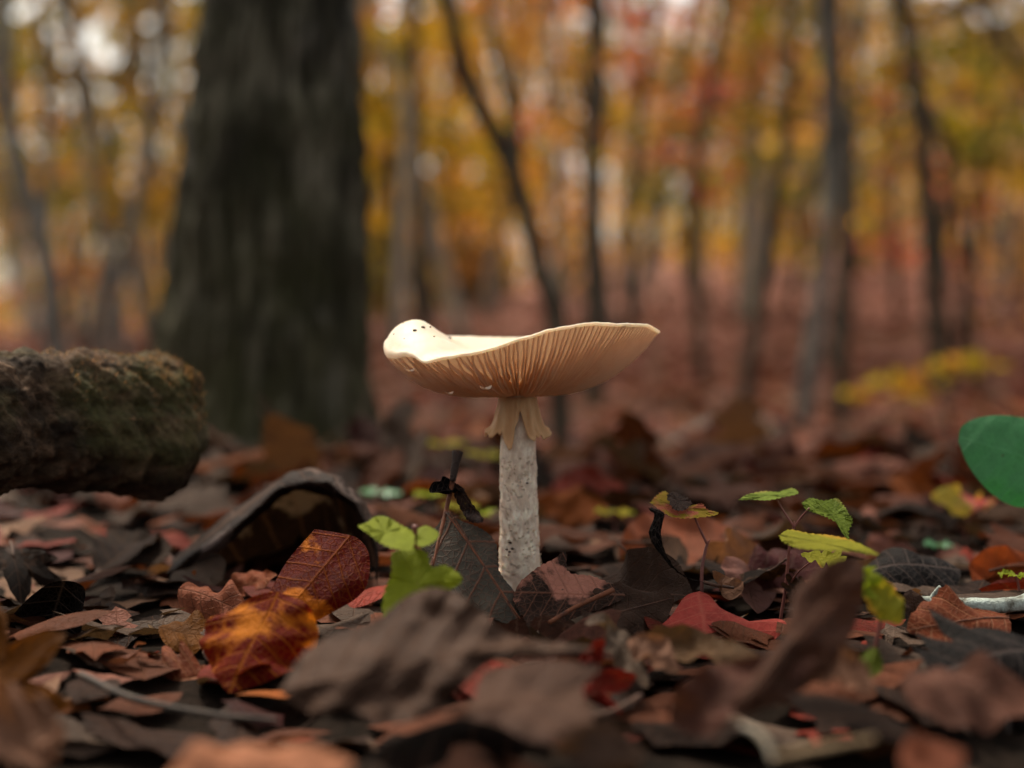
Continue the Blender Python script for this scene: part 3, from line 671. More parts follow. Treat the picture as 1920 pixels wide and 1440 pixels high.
# ------------------------------------------------------------------ mossy log on the left
def build_log():
    k = N('rotten_log_bark'); co = k.obco(); mp = k.n('ShaderNodeMapping', Vector=co, Scale=(.35, 1, 1)).outputs[0]
    n = k.noise(90, 6, .7, mp, .5); n2 = k.noise(500, 5, .7); n3 = k.noise(22, 4, .6)
    c = k.ramp(n, [(.34, (.014, .009, .006)), (.5, (.06, .037, .022)), (.64, (.15, .09, .055)), (.74, (.24, .16, .11))])
    c = k.mix(k.ramp(n3, [(.45, 0.), (.62, .65)]), c, (.075, .075, .025)); c = k.mix(k.math('MULTIPLY', k.ramp(n2, [(.45, 0.), (.65, 1.)]), .5), c, (.02, .013, .01))
    pb = k.n('ShaderNodeBsdfPrincipled', Base__Color=c, Roughness=.92, Normal=k.bump(k.math('ADD', n, n2), .8, .003)); pb.inputs['Specular IOR Level'].default_value = .15
    m = k.surf(pb.outputs[0])
    path = [P(318, 772, .59), P(285, 768, .583), P(200, 772, .565), P(40, 775, .535), P(-140, 790, .505), P(-380, 850, .47), np.array([-.30, .44, .045])]
    rad = [.017, .0215, .0225, .0225, .024, .025, .026]
    ns, na = 220, 150
    c = spline(path, ns); r = np.interp(np.linspace(0, 1, ns), np.linspace(0, 1, len(rad)), rad)
    tg = np.gradient(c, axis=0); tg /= np.linalg.norm(tg, axis=1)[:, None]
    b = np.array([0, 0, 1.]) - tg * tg[:, 2:3]; b /= np.linalg.norm(b, axis=1)[:, None]; a_ = np.cross(b, tg)
    th = np.linspace(0, 2 * np.pi, na, endpoint=False); d = a_[:, None] * np.cos(th)[None, :, None] + b[:, None] * np.sin(th)[None, :, None]
    base = c[:, None] + d * r[:, None, None]
    disp = .0034 * nz(base * np.array([.5, 1, 1]), 130, 1) + .0020 * nz(base * np.array([.5, 1, 1]), 330, 2) + .0007 * nz(base, 900, 4)
    low = sstep(.1, -.8, np.sin(th))[None]        # the log is heavier below
    disp = disp + low * .012 * (.8 + .4 * np.sin(np.linspace(0, 9, ns)))[:, None]
    v = c[:, None] + d * (r[:, None] + disp)[..., None]
    # rounded broken end
    endc = [v]
    caps = []
    for t in np.linspace(.12, 1, 9):
        ring = c[0] + (v[0] - c[0]) * math.cos(t * math.pi / 2) - tg[0] * .012 * math.sin(t * math.pi / 2) * (1 + .3 * nz(v[0] * 1.0, 300, 5))[:, None]
        caps.append(ring)
    v = np.concatenate([np.array(caps[::-1]), v], 0)
    root = tag(empty('log', (float(c[-1][0]), float(c[-1][1]), float(H(c[-1][0], c[-1][1])))), 'rotten mossy brown log jutting in beside the big tree', 'log')
    O = np.array(root.location)
    obj('bark', mesh('bark', v.reshape(-1, 3) - O, grid_faces(v.shape[0], na, True)), m, root)
    # moss: short upright blades on the top and the end
    g = np.random.default_rng(2); n = 22000
    ii = (g.random(n) ** 1.5 * 110 + 2).astype(int); jj = g.integers(0, na, n)
    up = np.sin(th)[jj]; keep = (up > -.25) & (g.random(n) < .35 + .65 * np.clip(up, 0, 1)); ii, jj = ii[keep], jj[keep]
    p = v[ii, jj]; nn = p - c[np.clip(ii - 9, 0, ns - 1)]; nn /= np.linalg.norm(nn, axis=1)[:, None]
    clump = nz(p, 210, 3) + g.normal(size=len(p)) * .5; p, nn = p[clump > -.1], nn[clump > -.1]; n = len(p)
    dr = nn + g.normal(size=(n, 3)) * .55; dr /= np.linalg.norm(dr, axis=1)[:, None]; sd = np.cross(dr, g.normal(size=(n, 3))); sd /= np.linalg.norm(sd, axis=1)[:, None]
    h = g.uniform(.0008, .0026, (n, 1)); vv = np.stack([p - sd * .00018 - nn * .0003, p + sd * .00018 - nn * .0003, p + dr * h], 1).reshape(-1, 3)
    pal = np.array([(.20, .115, .065), (.30, .17, .10), (.11, .10, .035), (.07, .06, .025), (.36, .22, .14)])
    cl = np.repeat(pal[g.integers(0, 5, n)] * g.uniform(.6, 1.2, (n, 1)), 3, 0)
    tag(obj('moss', mesh('moss', vv - O, np.arange(n * 3).reshape(n, 3), c=cl), M_crown, root), kind='stuff')
    # broken stub below with pale tufts
    s0 = P(205, 850, .567); tube('stub', [s0 + np.array([-.004, 0, .01]), s0, P(196, 905, .565)], [.010, .008, .0035], m, root, n=20, seg=14, rough=.25, fs=300)
build_log()
# ------------------------------------------------------------------ leaf litter
LITTER = {'rust brown': (.22, .085, .045), 'pale tan': (.34, .21, .14), 'dusty pink-brown': (.33, .16, .12), 'grey-brown': (.19, .14, .11),
          'dark chocolate': (.055, .03, .022), 'brick red': (.30, .055, .035), 'deep purple-brown': (.11, .035, .035), 'orange': (.42, .15, .04)}
NAMES = list(LITTER)
def litter():
    g = np.random.default_rng(11)
    # shared shapes
    variants = []
    for i in range(30):
        kind = ['oak', 'ovate', 'maple', 'beech', 'ovate', 'oak'][i % 6]
        W = {'oak': .62, 'ovate': .48, 'beech': .5, 'maple': 1.0}[kind]
        v, f, uv = leaf_arr(kind, 1., W, bend=g.uniform(-.8, .8), curl=g.uniform(-1.1, 1.1), fold=g.uniform(-.2, .25), wav=.05, tw=g.normal() * .25, nu=26, nv=13, seed=i + 3)
        me = mesh('blade', v, f, uv); me.materials.append(M_leaf)
        st_ = [np.array([0.02, 0, 0.]), np.array([-.12, .01 * g.normal(), .02]), np.array([-.3, .05 * g.normal(), .06 * g.normal()])]
        tv, tf, cp = tube_arr(st_, [.011, .008, .010], 7, 5); sm = mesh('stalk', tv, tf.tolist() + [q[:3] for q in cp.tolist()]); sm.materials.append(M_stalk)
        variants.append((kind, me, sm, v))
    shape = {'oak': 'lobed', 'ovate': 'oval', 'beech': 'toothed', 'maple': 'star-shaped'}
    n = 0; tries = 0
    while n < 300 and tries < 40000:
        tries += 1
        Y = .21 + 1.0 * g.random() ** 1.5
        half = (960 + 130) / FPX * Y
        x = g.uniform(-half, half)
        kind, me, sm, v = variants[g.integers(0, len(variants))]
        L = g.uniform(.045, .085) * (.8 if kind == 'maple' else 1)
        if Y < .42: L *= 1.25
        rz = g.uniform(0, 6.283); tilt = Matrix.Rotation(g.normal() * .38, 4, 'X') @ Matrix.Rotation(g.normal() * .38, 4, 'Y')
        if g.random() < .3: tilt = Matrix.Rotation(math.pi, 4, 'X') @ tilt
        M = Matrix.Rotation(rz, 4, 'Z') @ tilt
        w = (v @ np.array(M.to_3x3()).T) * L
        cen = w.mean(0); z0, z1 = w[:, 2].min(), w[:, 2].max()
        # keep the view to the stem free and the pile no higher than in the picture
        ground = float(H(x, Y)); lift = abs(g.normal()) * .006
        top = ground + lift + (z1 - z0)
        lim = .006 if Y < .5 else .007 + .02 * max(0, Y - .6)
        if abs(x - .0) < .05 and Y < .53: lim = .0
        if top > lim and Y < .9: continue
        if Y < .40 and g.random() < .6: continue
        px_ = 960 + x / Y * FPX
        if Y < .46 and (1215 < px_ < 1500 or 380 < px_ < 720 or -60 < px_ < 190 or px_ > 1680) and g.random() < .93: continue
        if Y < .42 and lift + z1 - z0 > .026: continue
        if abs(x - .003) < .022 and abs(Y - Y0) < .03: continue
        cn = NAMES[g.choice(8, p=[.19, .15, .18, .16, .13, .07, .07, .05])]
        if Y < .43: cn = NAMES[g.choice(8, p=[.22, .05, .13, .2, .26, .04, .08, .02])]  # darker leaf colours close to the camera stand in for foreground shade
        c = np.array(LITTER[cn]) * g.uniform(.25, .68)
        lab = f'{cn} {shape[kind]} dead leaf lying loose in the litter'
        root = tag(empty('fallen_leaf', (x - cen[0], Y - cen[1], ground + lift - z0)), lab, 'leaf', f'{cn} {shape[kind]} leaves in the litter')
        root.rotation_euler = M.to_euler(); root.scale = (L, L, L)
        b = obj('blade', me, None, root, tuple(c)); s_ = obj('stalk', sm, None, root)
        n += 1
    # the rest of the litter, one mass: bottom layer near, then out over the slope
    V, F, U, C = [], [], [], []; off = 0
    proto = []
    for i in range(10):
        kind = ['oak', 'ovate', 'beech'][i % 3]
        proto.append(leaf_arr(kind, 1., .5, bend=g.uniform(-1, 1), curl=g.uniform(-1.3, 1.3), fold=g.uniform(-.3, .3), wav=.05, nu=8, nv=5, seed=i))
    low = [leaf_arr('ovate', 1., .55, bend=g.uniform(-.8, .8), curl=g.uniform(-1, 1), nu=4, nv=3, seed=i) for i in range(6)]
    pal = np.array([LITTER[k_] for k_ in NAMES])
    def scatter(xs, ys, size, protos, lift, probs, tilt, squash=.6):
        nonlocal off
        m = len(xs); hz = H(xs, ys); pi = g.integers(0, len(protos), m)
        for k_, (v, f, uv) in enumerate(protos):
            id_ = np.where(pi == k_)[0]
            if len(id_) == 0: continue
            a = g.uniform(0, 6.283, len(id_)); tx = g.normal(size=len(id_)) * tilt; ty = g.normal(size=len(id_)) * tilt
            ca, sa = np.cos(a), np.sin(a)
            w = np.repeat(v[None], len(id_), 0) - v.mean(0)
            y, z = w[..., 1] * np.cos(tx)[:, None] - w[..., 2] * np.sin(tx)[:, None], w[..., 1] * np.sin(tx)[:, None] + w[..., 2] * np.cos(tx)[:, None]
            x, z = w[..., 0] * np.cos(ty)[:, None] - z * np.sin(ty)[:, None], w[..., 0] * np.sin(ty)[:, None] + z * np.cos(ty)[:, None]
            x, y = x * ca[:, None] - y * sa[:, None], x * sa[:, None] + y * ca[:, None]
            s = size[id_][:, None]
            z = z * s * squash; z = z - z.min(1)[:, None]
            w = np.stack([x * s + xs[id_][:, None], y * s + ys[id_][:, None], z + (hz[id_] + lift[id_])[:, None]], -1)
            cl = pal[g.choice(8, len(id_), p=probs)] * .62 * g.uniform(.7, 1.25, (len(id_), 1))
            nvp = v.shape[0]
            V.append(w.reshape(-1, 3)); F.append((f[None] + (off + np.arange(len(id_)) * nvp)[:, None, None]).reshape(-1, 4)); U.append(np.tile(uv, (len(id_), 1))); C.append(np.repeat(cl, nvp, 0)); off += len(id_) * nvp
    m = 1900; ys = .37 + 1.5 * g.random(m) ** 1.3; xs = g.uniform(-1, 1, m) * (.10 + .46 * ys)
    scatter(xs, ys, g.uniform(.022, .05, m), proto, g.uniform(-.006, .000, m), [.2, .05, .10, .2, .30, .06, .08, .01], .13)
    m = 700; ys = .42 + .8 * g.random(m) ** 1.3; xs = g.uniform(-1, 1, m) * (.10 + .46 * ys)      # crumbled bits
    scatter(xs, ys, g.uniform(.005, .015, m), proto, g.uniform(-.003, .004, m), [.22, .12, .12, .2, .2, .06, .06, .02], .5)
    m = 9000; ys = 1.1 + 4.5 * g.random(m) ** 1.3; xs = g.uniform(-1, 1, m) * (.3 + .5 * ys)
    scatter(xs, ys, g.uniform(.05, .09, m), low, g.uniform(0, .01, m), [.25, .08, .27, .1, .1, .1, .08, .02], .35)
    m = 26000; ys = 5 + 26 * g.random(m) ** 1.2; xs = g.uniform(-1, 1, m) * (.5 + .5 * ys)
    scatter(xs, ys, g.uniform(.09, .16, m), low, g.uniform(0, .01, m), [.16, .18, .44, .04, .02, .12, .02, .02], .35)
    o = obj('leaf_litter', mesh('leaf_litter', np.vstack(V), np.vstack(F), np.vstack(U), np.vstack(C)), M_litter)
    tag(o, 'carpet of brown and pinkish dead leaves over the forest floor', 'leaf litter', kind='stuff')
litter()

# ------------------------------------------------------------------ leaves one can point at
UPV = (0, -.15, 1)
def lm(name, c, **k): return leaf_mat(name, c, 'rgb', **k)
GREYLEAF = lm('grey_dead_leaf', (.095, .088, .075), vein=(.20, .07, .04), vein_amt=.55, trans=.12, mottling=.7, vein_n=4.5)
BROWNLEAF = lm('brown_dead_leaf', (.075, .048, .036), vein=(.06, .03, .02), trans=.15)
SPOTLEAF = lm('spotted_brown_leaf', (.05, .032, .025), patch=(.30, .125, .09), patch_scale=38, patch_lo=.55, vein=(.20, .08, .05), trans=.1)
REDLEAF = lm('red_leaf', (.40, .095, .08), vein=(.42, .13, .09), vein_amt=.35, trans=.25, mottling=.35, nrm=.5)
FIRELEAF = lm('red_orange_leaf', (.20, .022, .012), patch=(.48, .15, .012), patch_scale=30, patch_lo=.58, vein=(.50, .17, .015), vein_amt=.5, trans=.5, mottling=.4)
DARKLEAF = lm('dark_curled_leaf', (.028, .018, .016), patch=(.13, .095, .085), patch_scale=34, patch_lo=.56, trans=.08)
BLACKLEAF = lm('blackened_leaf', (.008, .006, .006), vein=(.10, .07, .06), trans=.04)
TANLEAF = lm('tan_leaf', (.22, .13, .09), trans=.25)
SALMON = lm('salmon_leaf', (.28, .115, .07), trans=.3, mottling=.4)
PEACH = lm('peach_leaf', (.46, .23, .14), trans=.3, mottling=.3)
DUSTY = lm('dusty_brown_leaf', (.100, .066, .050), trans=.2, patch=(.050, .030, .022), patch_scale=28, patch_lo=.53)
PURPLE = lm('purple_brown_leaf', (.075, .024, .026), trans=.15)
OCHRE = lm('ochre_leaf', (.18, .08, .015), trans=.35)
RUSTY = lm('rust_leaf', (.20, .068, .034), trans=.25, vein=(.40, .19, .10))
S_red = simple_mat('red_brown_stalk', (.03, .010, .006), (.16, .05, .02), 160, c3=(.02, .008, .006))
hl = hero_leaf
# grey leaf leaning on the stem, its dark stalk standing up
trace_leaf('small torn dark leaf scrap caught on the upright stalk', [(848, 903), (866, 914), (886, 945), (907, 976), (882, 979), (868, 962), (852, 930)], .487, -.01, DARKLEAF, wav=.001, seed=3, edge=1.)
hl('thin rolled dark leaf strip crossing the upright stalk', P(806, 922, .484), P(872, 918, .492), (0, -.6, .8), 'ovate', .010, BLACKLEAF, wav=.001, curl=1.6, seed=4)
# right of the stem
hl('layered grey-brown leaf with a raised curled edge beside the red leaf', P(1120, 1092, .50), P(1300, 1118, .475), (-.1, -.5, .85), 'ovate', .034, BROWNLEAF, wav=.004, curl=.8, seed=10, rib=.0005)
hl('brown leaf lying under the spotted leaf', P(1095, 1165, .455), P(1265, 1120, .47), (.1, -.6, .8), 'ovate', .026, BROWNLEAF, wav=.003, curl=-.6, seed=31, rib=.0005)
hl('smooth salmon leaf lying behind the yellow and pink seedling', P(1165, 1058, .60), P(1425, 1010, .63), (.0, -.55, .83), 'ovate', .05, SALMON, wav=.005, curl=.45, seed=12)
hl('curled tan flap rising from the salmon leaf', P(1330, 1075, .56), P(1418, 1025, .575), (.6, -.7, .4), 'ovate', .03, TANLEAF, wav=.003, curl=1.0, seed=13)
hl('pinkish pale leaf blade behind the red leaf', P(1385, 1050, .53), P(1420, 1150, .50), (.5, -.8, .4), 'ovate', .022, lm('pale_pink_leaf', (.27, .15, .13)), wav=.002, seed=14)
hl('purple-brown leaf under the green seedling', P(1400, 1075, .54), P(1570, 1062, .545), (0, -.7, .7), 'beech', .032, PURPLE, wav=.003, curl=-.5, seed=15)
hl('dry conical leaf scrap beside the red seedling stem', P(1365, 1125, .475), P(1342, 1070, .485), (.6, -.8, .2), 'ovate', .016, TANLEAF, curl=1.5, wav=.001, seed=16)
hl('grey leaf corner at the foot of the green seedling', P(1480, 1125, .485), P(1510, 1090, .49), (.4, -.9, .3), 'oak', .014, BROWNLEAF, wav=.002, seed=17)
tl = trace_leaf
tl('grey dead leaf with reddish veins and upright dark stalk leaning on the mushroom stem', [(838, 952), (862, 975), (890, 985), (915, 1000), (931, 1022), (933, 1060), (945, 1085), (965, 1110), (980, 1150), (988, 1176), (950, 1170), (905, 1150), (860, 1125), (815, 1078), (790, 1030), (800, 1000), (820, 985)], .478, -.016, GREYLEAF,
   wav=.0016, dome=.002, axis=((840, 955), (975, 1165)), seed=2, edge=.8, stalk=[P(812, 1062, .470), P(822, 1015, .476), P(836, 960, .486), P(848, 905, .49), P(857, 848, .492)], stalk_rad=[.0003, .0006, .0008, .0009, .0015], stalk_mat=S_red, rib=[P(836, 960, .4845), P(900, 1050, .472), P(975, 1160, .459)])
stk = [o for o in bpy.data.objects if str(o.get('label', '')).startswith('grey dead leaf with reddish')][0]
tube('stalk_tip', [P(849, 902, .4885), P(853, 875, .4895), P(858, 847, .4915)], [.0011, .0014, .0019], BLACKLEAF, stk, n=12, seg=9, rough=.15, fs=600)
tl('brown leaf with pinkish patches at the foot of the mushroom stem', [(975, 1090), (1008, 1064), (1040, 1047), (1061, 1034), (1066, 1072), (1110, 1080), (1150, 1098), (1172, 1118), (1130, 1140), (1060, 1165), (1000, 1182), (980, 1155), (962, 1122)], .470, -.022, SPOTLEAF, wav=.002, seed=8, edge=1.2,
   axis=((1165, 1115), (960, 1110)), stalk=[P(1150, 1106, .466), P(1080, 1138, .458), P(1030, 1168, .452)], stalk_mat=S_red)
tl('matte red leaf lying before the yellow and pink seedling', [(1312, 1108), (1332, 1118), (1352, 1140), (1390, 1158), (1428, 1172), (1452, 1160), (1474, 1168), (1462, 1190), (1440, 1210), (1415, 1228), (1340, 1228), (1262, 1208), (1236, 1182), (1262, 1150), (1285, 1118)], .462, -.020, REDLEAF, wav=.0015, dome=.002, seed=6,
   axis=((1310, 1110), (1330, 1228)))
# black twisted strip
def strip():
    c = spline([P(1218, 952, .492), P(1236, 965, .488), P(1228, 1000, .488), P(1245, 1040, .486), P(1275, 1075, .482), P(1320, 1092, .476), P(1345, 1098, .474)], 40)
    w = np.interp(np.linspace(0, 1, 40), [0, .12, .3, .6, .75, 1], [.0006, .0016, .0036, .0032, .0012, .0007]); a = np.linspace(.2, 2.6, 40)
    sd = np.stack([np.cos(a) * .9, -np.sin(a) * .8, .25 + 0 * a], -1)
    v = np.concatenate([(c + sd * w[:, None] * q + np.array([0, -.0011 * (1 - q * q), 0]))[:, None] for q in np.linspace(-1, 1, 7)], 1)
    v += .0003 * nz(v, 900, 2)[..., None]
    uv = np.stack(np.meshgrid(np.linspace(0, 1, 40), np.linspace(-1, 1, 7), indexing='ij'), -1).reshape(-1, 2)
    root = tag(empty('fallen_leaf', c[-1]), 'black twisted dead leaf strip arching beside the yellow and pink seedling', 'leaf')
    obj('blade', mesh('blade', v.reshape(-1, 3) - c[-1], grid_faces(40, 7), uv), BLACKLEAF, root)
    tube('stalk', [P(1320, 1092, .476), P(1345, 1098, .474), P(1375, 1102, .478)], [.0007, .0005], M_stalk, root, n=8, seg=5)
strip()
# left: the arched leaf and the red-orange leaf before it
def arch():
    """big leaf bent into a tent, open towards the front"""
    ridge = spline([P(318, 1052, .575), P(400, 985, .58), P(480, 925, .585), P(545, 888, .585), P(600, 882, .58), P(640, 905, .57), P(672, 975, .56), P(694, 1060, .55)], 46)
    nv = 22; rows = []
    for i in range(46):
        t = i / 45; fw = .018 + .050 * math.sin(math.pi * t) ** 1.0; dr = .012 + .045 * math.sin(math.pi * t) ** .7
        pr = []
        for q in np.linspace(-1, 1, nv):
            if q < 0: p = ridge[i] + np.array([.0 + .004 * math.sin(9 * t), -.010 * math.sin(-q * 3.14) , 0]) + np.array([.002, .020 * (-q) ** 2 * 0 - .006 * (-q), -(-q) ** 1.25 * .0075])
            else: p = ridge[i] + np.array([-.006 * q, .055 * q, -dr * q ** 1.7 - .003 * math.sin(q * 6 + t * 7) * q])
            pr.append(p)
        rows.append(pr)
    v = np.array(rows); v += (.0016 * nz(v, 120, 3) + .0008 * nz(v, 340, 4))[..., None] * np.array([.3, .6, 1])
    uv = np.stack(np.meshgrid(np.linspace(0, 1, 46), np.linspace(-1, 1, nv), indexing='ij'), -1).reshape(-1, 2)
    o = v[-1, 11].copy(); o[2] = float(H(o[0], o[1]))
    root = tag(empty('fallen_leaf', o), 'large dark curled leaf arched like a tent beside the big tree', 'leaf')
    obj('blade', mesh('blade', v.reshape(-1, 3) - o, grid_faces(46, nv), uv), DARKLEAF, root)
arch()
hl('red leaf with orange veins drooping below the arched leaf', P(520, 1105, .43), P(430, 1300, .405), (-.2, -.9, .3), 'ovate', .036, FIRELEAF, wav=.003, curl=-.4, seed=21)
FIRE2 = lm('dark_red_orange_leaf', (.13, .014, .009), patch=(.42, .12, .008), patch_scale=34, patch_lo=.60, vein=(.36, .11, .01), vein_amt=.3, trans=.5, mottling=.4)
tl('glowing dark red leaf with orange blotches standing in front of the arched leaf', [(590, 992), (640, 1000), (672, 1010), (692, 1040), (690, 1090), (670, 1120), (620, 1150), (560, 1180), (500, 1200), (470, 1170), (505, 1110), (540, 1050)], .455, -.016, FIRE2, wav=.003, dome=.004, seed=20, axis=((660, 1000), (500, 1190)))
tl('hollow curled leaf with its inner shade painted black arching up below the mossy log', [(-20, 1205), (12, 1168), (45, 1130), (85, 1098), (120, 1089), (150, 1095), (160, 1112), (155, 1150), (153, 1220), (165, 1290), (100, 1285), (55, 1245), (20, 1222)], .462, -.006, BLACKLEAF, wav=.003, dome=-.014, seed=22, axis=((120, 1090), (60, 1280)))  # black colour carries the shade inside the curl over the whole blade
hl('pinkish leaf with a waved edge below the arched leaf', P(335, 1105, .50), P(468, 1148, .49), (.1, -.75, .65), 'ovate', .018, SALMON, wav=.003, curl=-.6, seed=23)
hl('small red-edged leaf tip below the arched leaf', P(420, 1112, .53), P(520, 1078, .52), (0, -.7, .7), 'ovate', .014, RUSTY, wav=.002, seed=24)
hl('mustard brown leaf seen edge-on above a dark hollow', P(297, 1178, .455), P(438, 1190, .455), (0, -.35, .9), 'ovate', .020, OCHRE, wav=.0018, curl=-.4, seed=25)
hl('pale tan lobed leaf with fine veins in the near litter', P(400, 1262, .43), P(262, 1300, .425), (0, -.6, .8), 'oak', .035, RUSTY, wav=.003, seed=26)
hl('ochre lobed leaf lying in front of the hollow leaf painted black for shade', P(-30, 1290, .36), P(85, 1215, .37), (-.1, -.8, .5), 'maple', .05, OCHRE, L=.036, wav=.003, seed=27)
hl('pale dry crumpled leaf lying in front of the ochre leaf', P(-50, 1420, .30), P(110, 1340, .31), (0, -.6, .8), 'oak', .03, TANLEAF, wav=.005, curl=.5, seed=28)
hl('light grey leaf scrap beside the mustard brown leaf', P(282, 1215, .47), P(310, 1180, .475), (0, -.8, .6), 'oak', .012, lm('pale_grey_leaf', (.42, .36, .32)), wav=.001, seed=29)
# blurred foreground
tl('broad dusty grey-brown leaf sloping up in front of the grey leaf', [(525, 1300), (560, 1235), (620, 1190), (700, 1165), (760, 1120), (810, 1102), (850, 1110), (900, 1142), (955, 1190), (1040, 1203), (1112, 1216), (1030, 1230), (960, 1226), (915, 1245), (860, 1295), (800, 1345), (720, 1352), (650, 1330), (590, 1340)], .342, -.018, DUSTY, wav=.007, dome=.005, seed=40, axis=((540, 1290), (1000, 1200)), edge=1.5)
tl('wide dusty pinkish leaf lying in front of the spotted leaf', [(815, 1338), (880, 1322), (905, 1262), (960, 1246), (1040, 1238), (1125, 1250), (1092, 1292), (1112, 1340), (1092, 1388), (1000, 1392), (940, 1362), (880, 1348)], .318, -.026, lm('dusty_pink_leaf', (.13, .082, .063), patch=(.08, .043, .030), patch_scale=24), wav=.004, dome=.003, seed=42, edge=1.5)
tl('upright brown leaf rising before the green seedling', [(1372, 1322), (1425, 1250), (1474, 1180), (1490, 1110), (1530, 1070), (1575, 1048), (1616, 1054), (1620, 1110), (1600, 1180), (1560, 1250), (1480, 1310), (1390, 1342)], .335, -.012, lm('warm_brown_leaf', (.085, .040, .025), trans=.2), gx=.01, wav=.004, dome=.004, seed=43, axis=((1380, 1330), (1600, 1060)))
hl('long pinkish brown leaf sloping down from the upright brown leaf', P(1255, 1350, .318), P(1530, 1235, .325), (-.2, -.6, .7), 'ovate', .017, lm('rose_brown_leaf', (.11, .053, .040), trans=.2), wav=.003, curl=.5, seed=44)
hl('pale curved leaf edge low in front of the green scrap', P(1530, 1225, .335), P(1640, 1300, .325), (.2, -.7, .6), 'ovate', .012, TANLEAF, wav=.002, curl=.9, seed=45)
hl('pinkish tan leaf lying flat before the lichened stick', P(1690, 1285, .335), P(1960, 1320, .325), (0, -.6, .8), 'ovate', .022, lm('pink_tan_leaf', (.16, .082, .060), trans=.2), wav=.003, seed=46)
hl('peach-coloured leaf lying low in front of the broad dusty leaf', P(300, 1480, .262), P(665, 1428, .27), (.1, -.55, .8), 'ovate', .022, PEACH, wav=.002, curl=-.4, seed=47)
hl('small pale brown leaf low at the dark hollow', P(1690, 1440, .27), P(1810, 1410, .272), (0, -.6, .8), 'ovate', .012, SALMON, wav=.001, seed=48)
hl('thin pale twisted leaf sliver before the red leaf', P(1110, 1150, .405), P(1215, 1290, .385), (.5, -.7, .4), 'ovate', .011, lm('grey_tan_leaf', (.18, .14, .11)), wav=.003, curl=.8, seed=49)
hl('curled tan leaf sliver beside the pale twisted sliver', P(1180, 1195, .385), P(1275, 1262, .375), (.3, -.8, .4), 'ovate', .010, TANLEAF, wav=.002, curl=.9, seed=50)
hl('dark red curled leaf behind the dusty pinkish leaf', P(1085, 1290, .375), P(1205, 1265, .38), (0, -.8, .5), 'maple', .03, lm('dark_red_leaf', (.22, .03, .02), trans=.3), L=.022, wav=.004, curl=.6, seed=51)
hl('pale upright leaf standing before the dark red leaf', P(1120, 1460, .28), P(1140, 1345, .285), (0, -.95, .2), 'ovate', .018, DUSTY, wav=.002, curl=.5, seed=52)
hl('long olive tan leaf edge spanning before the red leaf', P(1190, 1200, .40), P(1440, 1240, .375), (0, -.6, .8), 'beech', .014, lm('olive_tan_leaf', (.14, .09, .05)), wav=.003, curl=.5, seed=53)
# right
hl('glossy black curled leaf behind the lichened stick', P(1610, 1085, .52), P(1800, 1068, .53), (0, -.4, .9), 'ovate', .050, BLACKLEAF, wav=.003, curl=-1.2, bend=-.9, seed=60)
hl('orange-brown veined leaf lying along the lichened stick', P(1890, 1160, .45), P(1700, 1182, .438), (.05, -.6, .8), 'beech', .026, RUSTY, wav=.0025, curl=-.35, bend=-.3, seed=61, rib=.0005, stalk_mat=S_red)
hl('brown leaf corner standing at the end of the lichened stick', P(1722, 1180, .45), P(1708, 1105, .458), (.4, -.9, .1), 'ovate', .015, BROWNLEAF, wav=.001, fold=.3, seed=62)
hl('orange curled leaf behind the lichened stick', P(1830, 1110, .56), P(1960, 1050, .57), (.0, -.7, .7), 'ovate', .028, lm('orange_leaf', (.34, .11, .045), trans=.35), wav=.003, curl=.6, seed=63)
hl('dark lobed leaf lying in front of the lichen-covered stick', P(1975, 1215, .40), P(1740, 1262, .385), (0, -.5, .85), 'oak', .05, BLACKLEAF, wav=.004, curl=-.5, seed=64)
hl('pale pink leaf standing behind the green seedling', P(1655, 1075, .66), P(1685, 995, .67), (.1, -.95, .2), 'ovate', .028, lm('pink_leaf', (.34, .18, .15), trans=.3), wav=.002, curl=.3, seed=65)
hl('curled tan leaf far behind the green seedling', P(1385, 870, 1.2), P(1475, 915, 1.18), (.3, -.5, .8), 'ovate', .035, TANLEAF, wav=.004, curl=.9, seed=66)
hl('rolled yellowish leaf behind the green seedling', P(1525, 910, 1.1), P(1575, 930, 1.08), (.2, -.7, .7), 'ovate', .03, lm('straw_leaf', (.42, .26, .09), trans=.3), wav=.003, curl=1.2, seed=67)
hl('peach leaf standing up behind the mushroom stem', P(880, 830, 1.25), P(905, 785, 1.27), (-.6, -.7, .3), 'ovate', .022, PEACH, wav=.003, seed=68)

# ------------------------------------------------------------------ sticks
lich = bark_mat('lichened_twig', (.10, .085, .06), (.30, .33, .29), (.45, .52, .47), .8, 150)
def stick(label, path, rad, mat, stubs=(), name='stick', cat='stick'):
    root = tag(empty(name, path[0]), label, cat); tube('shaft', path, rad, mat, root, n=50, seg=14, rough=.12, fs=350)
    for q, rr in stubs: tube('stub', q, rr, mat, root, n=10, seg=9, rough=.15, fs=500)
stick('pale lichen-covered stick lying in the litter below the round green leaf', [P(1715, 1126, .468), P(1790, 1134, .468), P(1900, 1134, .468), P(1960, 1118, .475), P(2080, 1112, .485)], [.0018, .0026, .0025, .0028, .002], lich,
      stubs=[([P(1746, 1128, .468), P(1752, 1114, .467), P(1762, 1100, .465)], [.0012, .0009, .0006])])
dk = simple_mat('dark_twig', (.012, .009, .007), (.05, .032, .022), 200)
stick('thin dark twig curving through the litter past the ochre leaf', [P(150, 1265, .39), P(250, 1310, .37), P(400, 1340, .36), P(520, 1350, .355)], [.0011, .0009, .0006], dk, name='twig', cat='twig')
stick('thin straw-coloured twig low in the dark hollow', [P(1450, 1420, .27), P(1530, 1405, .272), P(1640, 1385, .275)], [.0007, .0008, .0006], simple_mat('straw_twig', (.16, .10, .05), (.3, .2, .11), 300), name='twig', cat='twig')
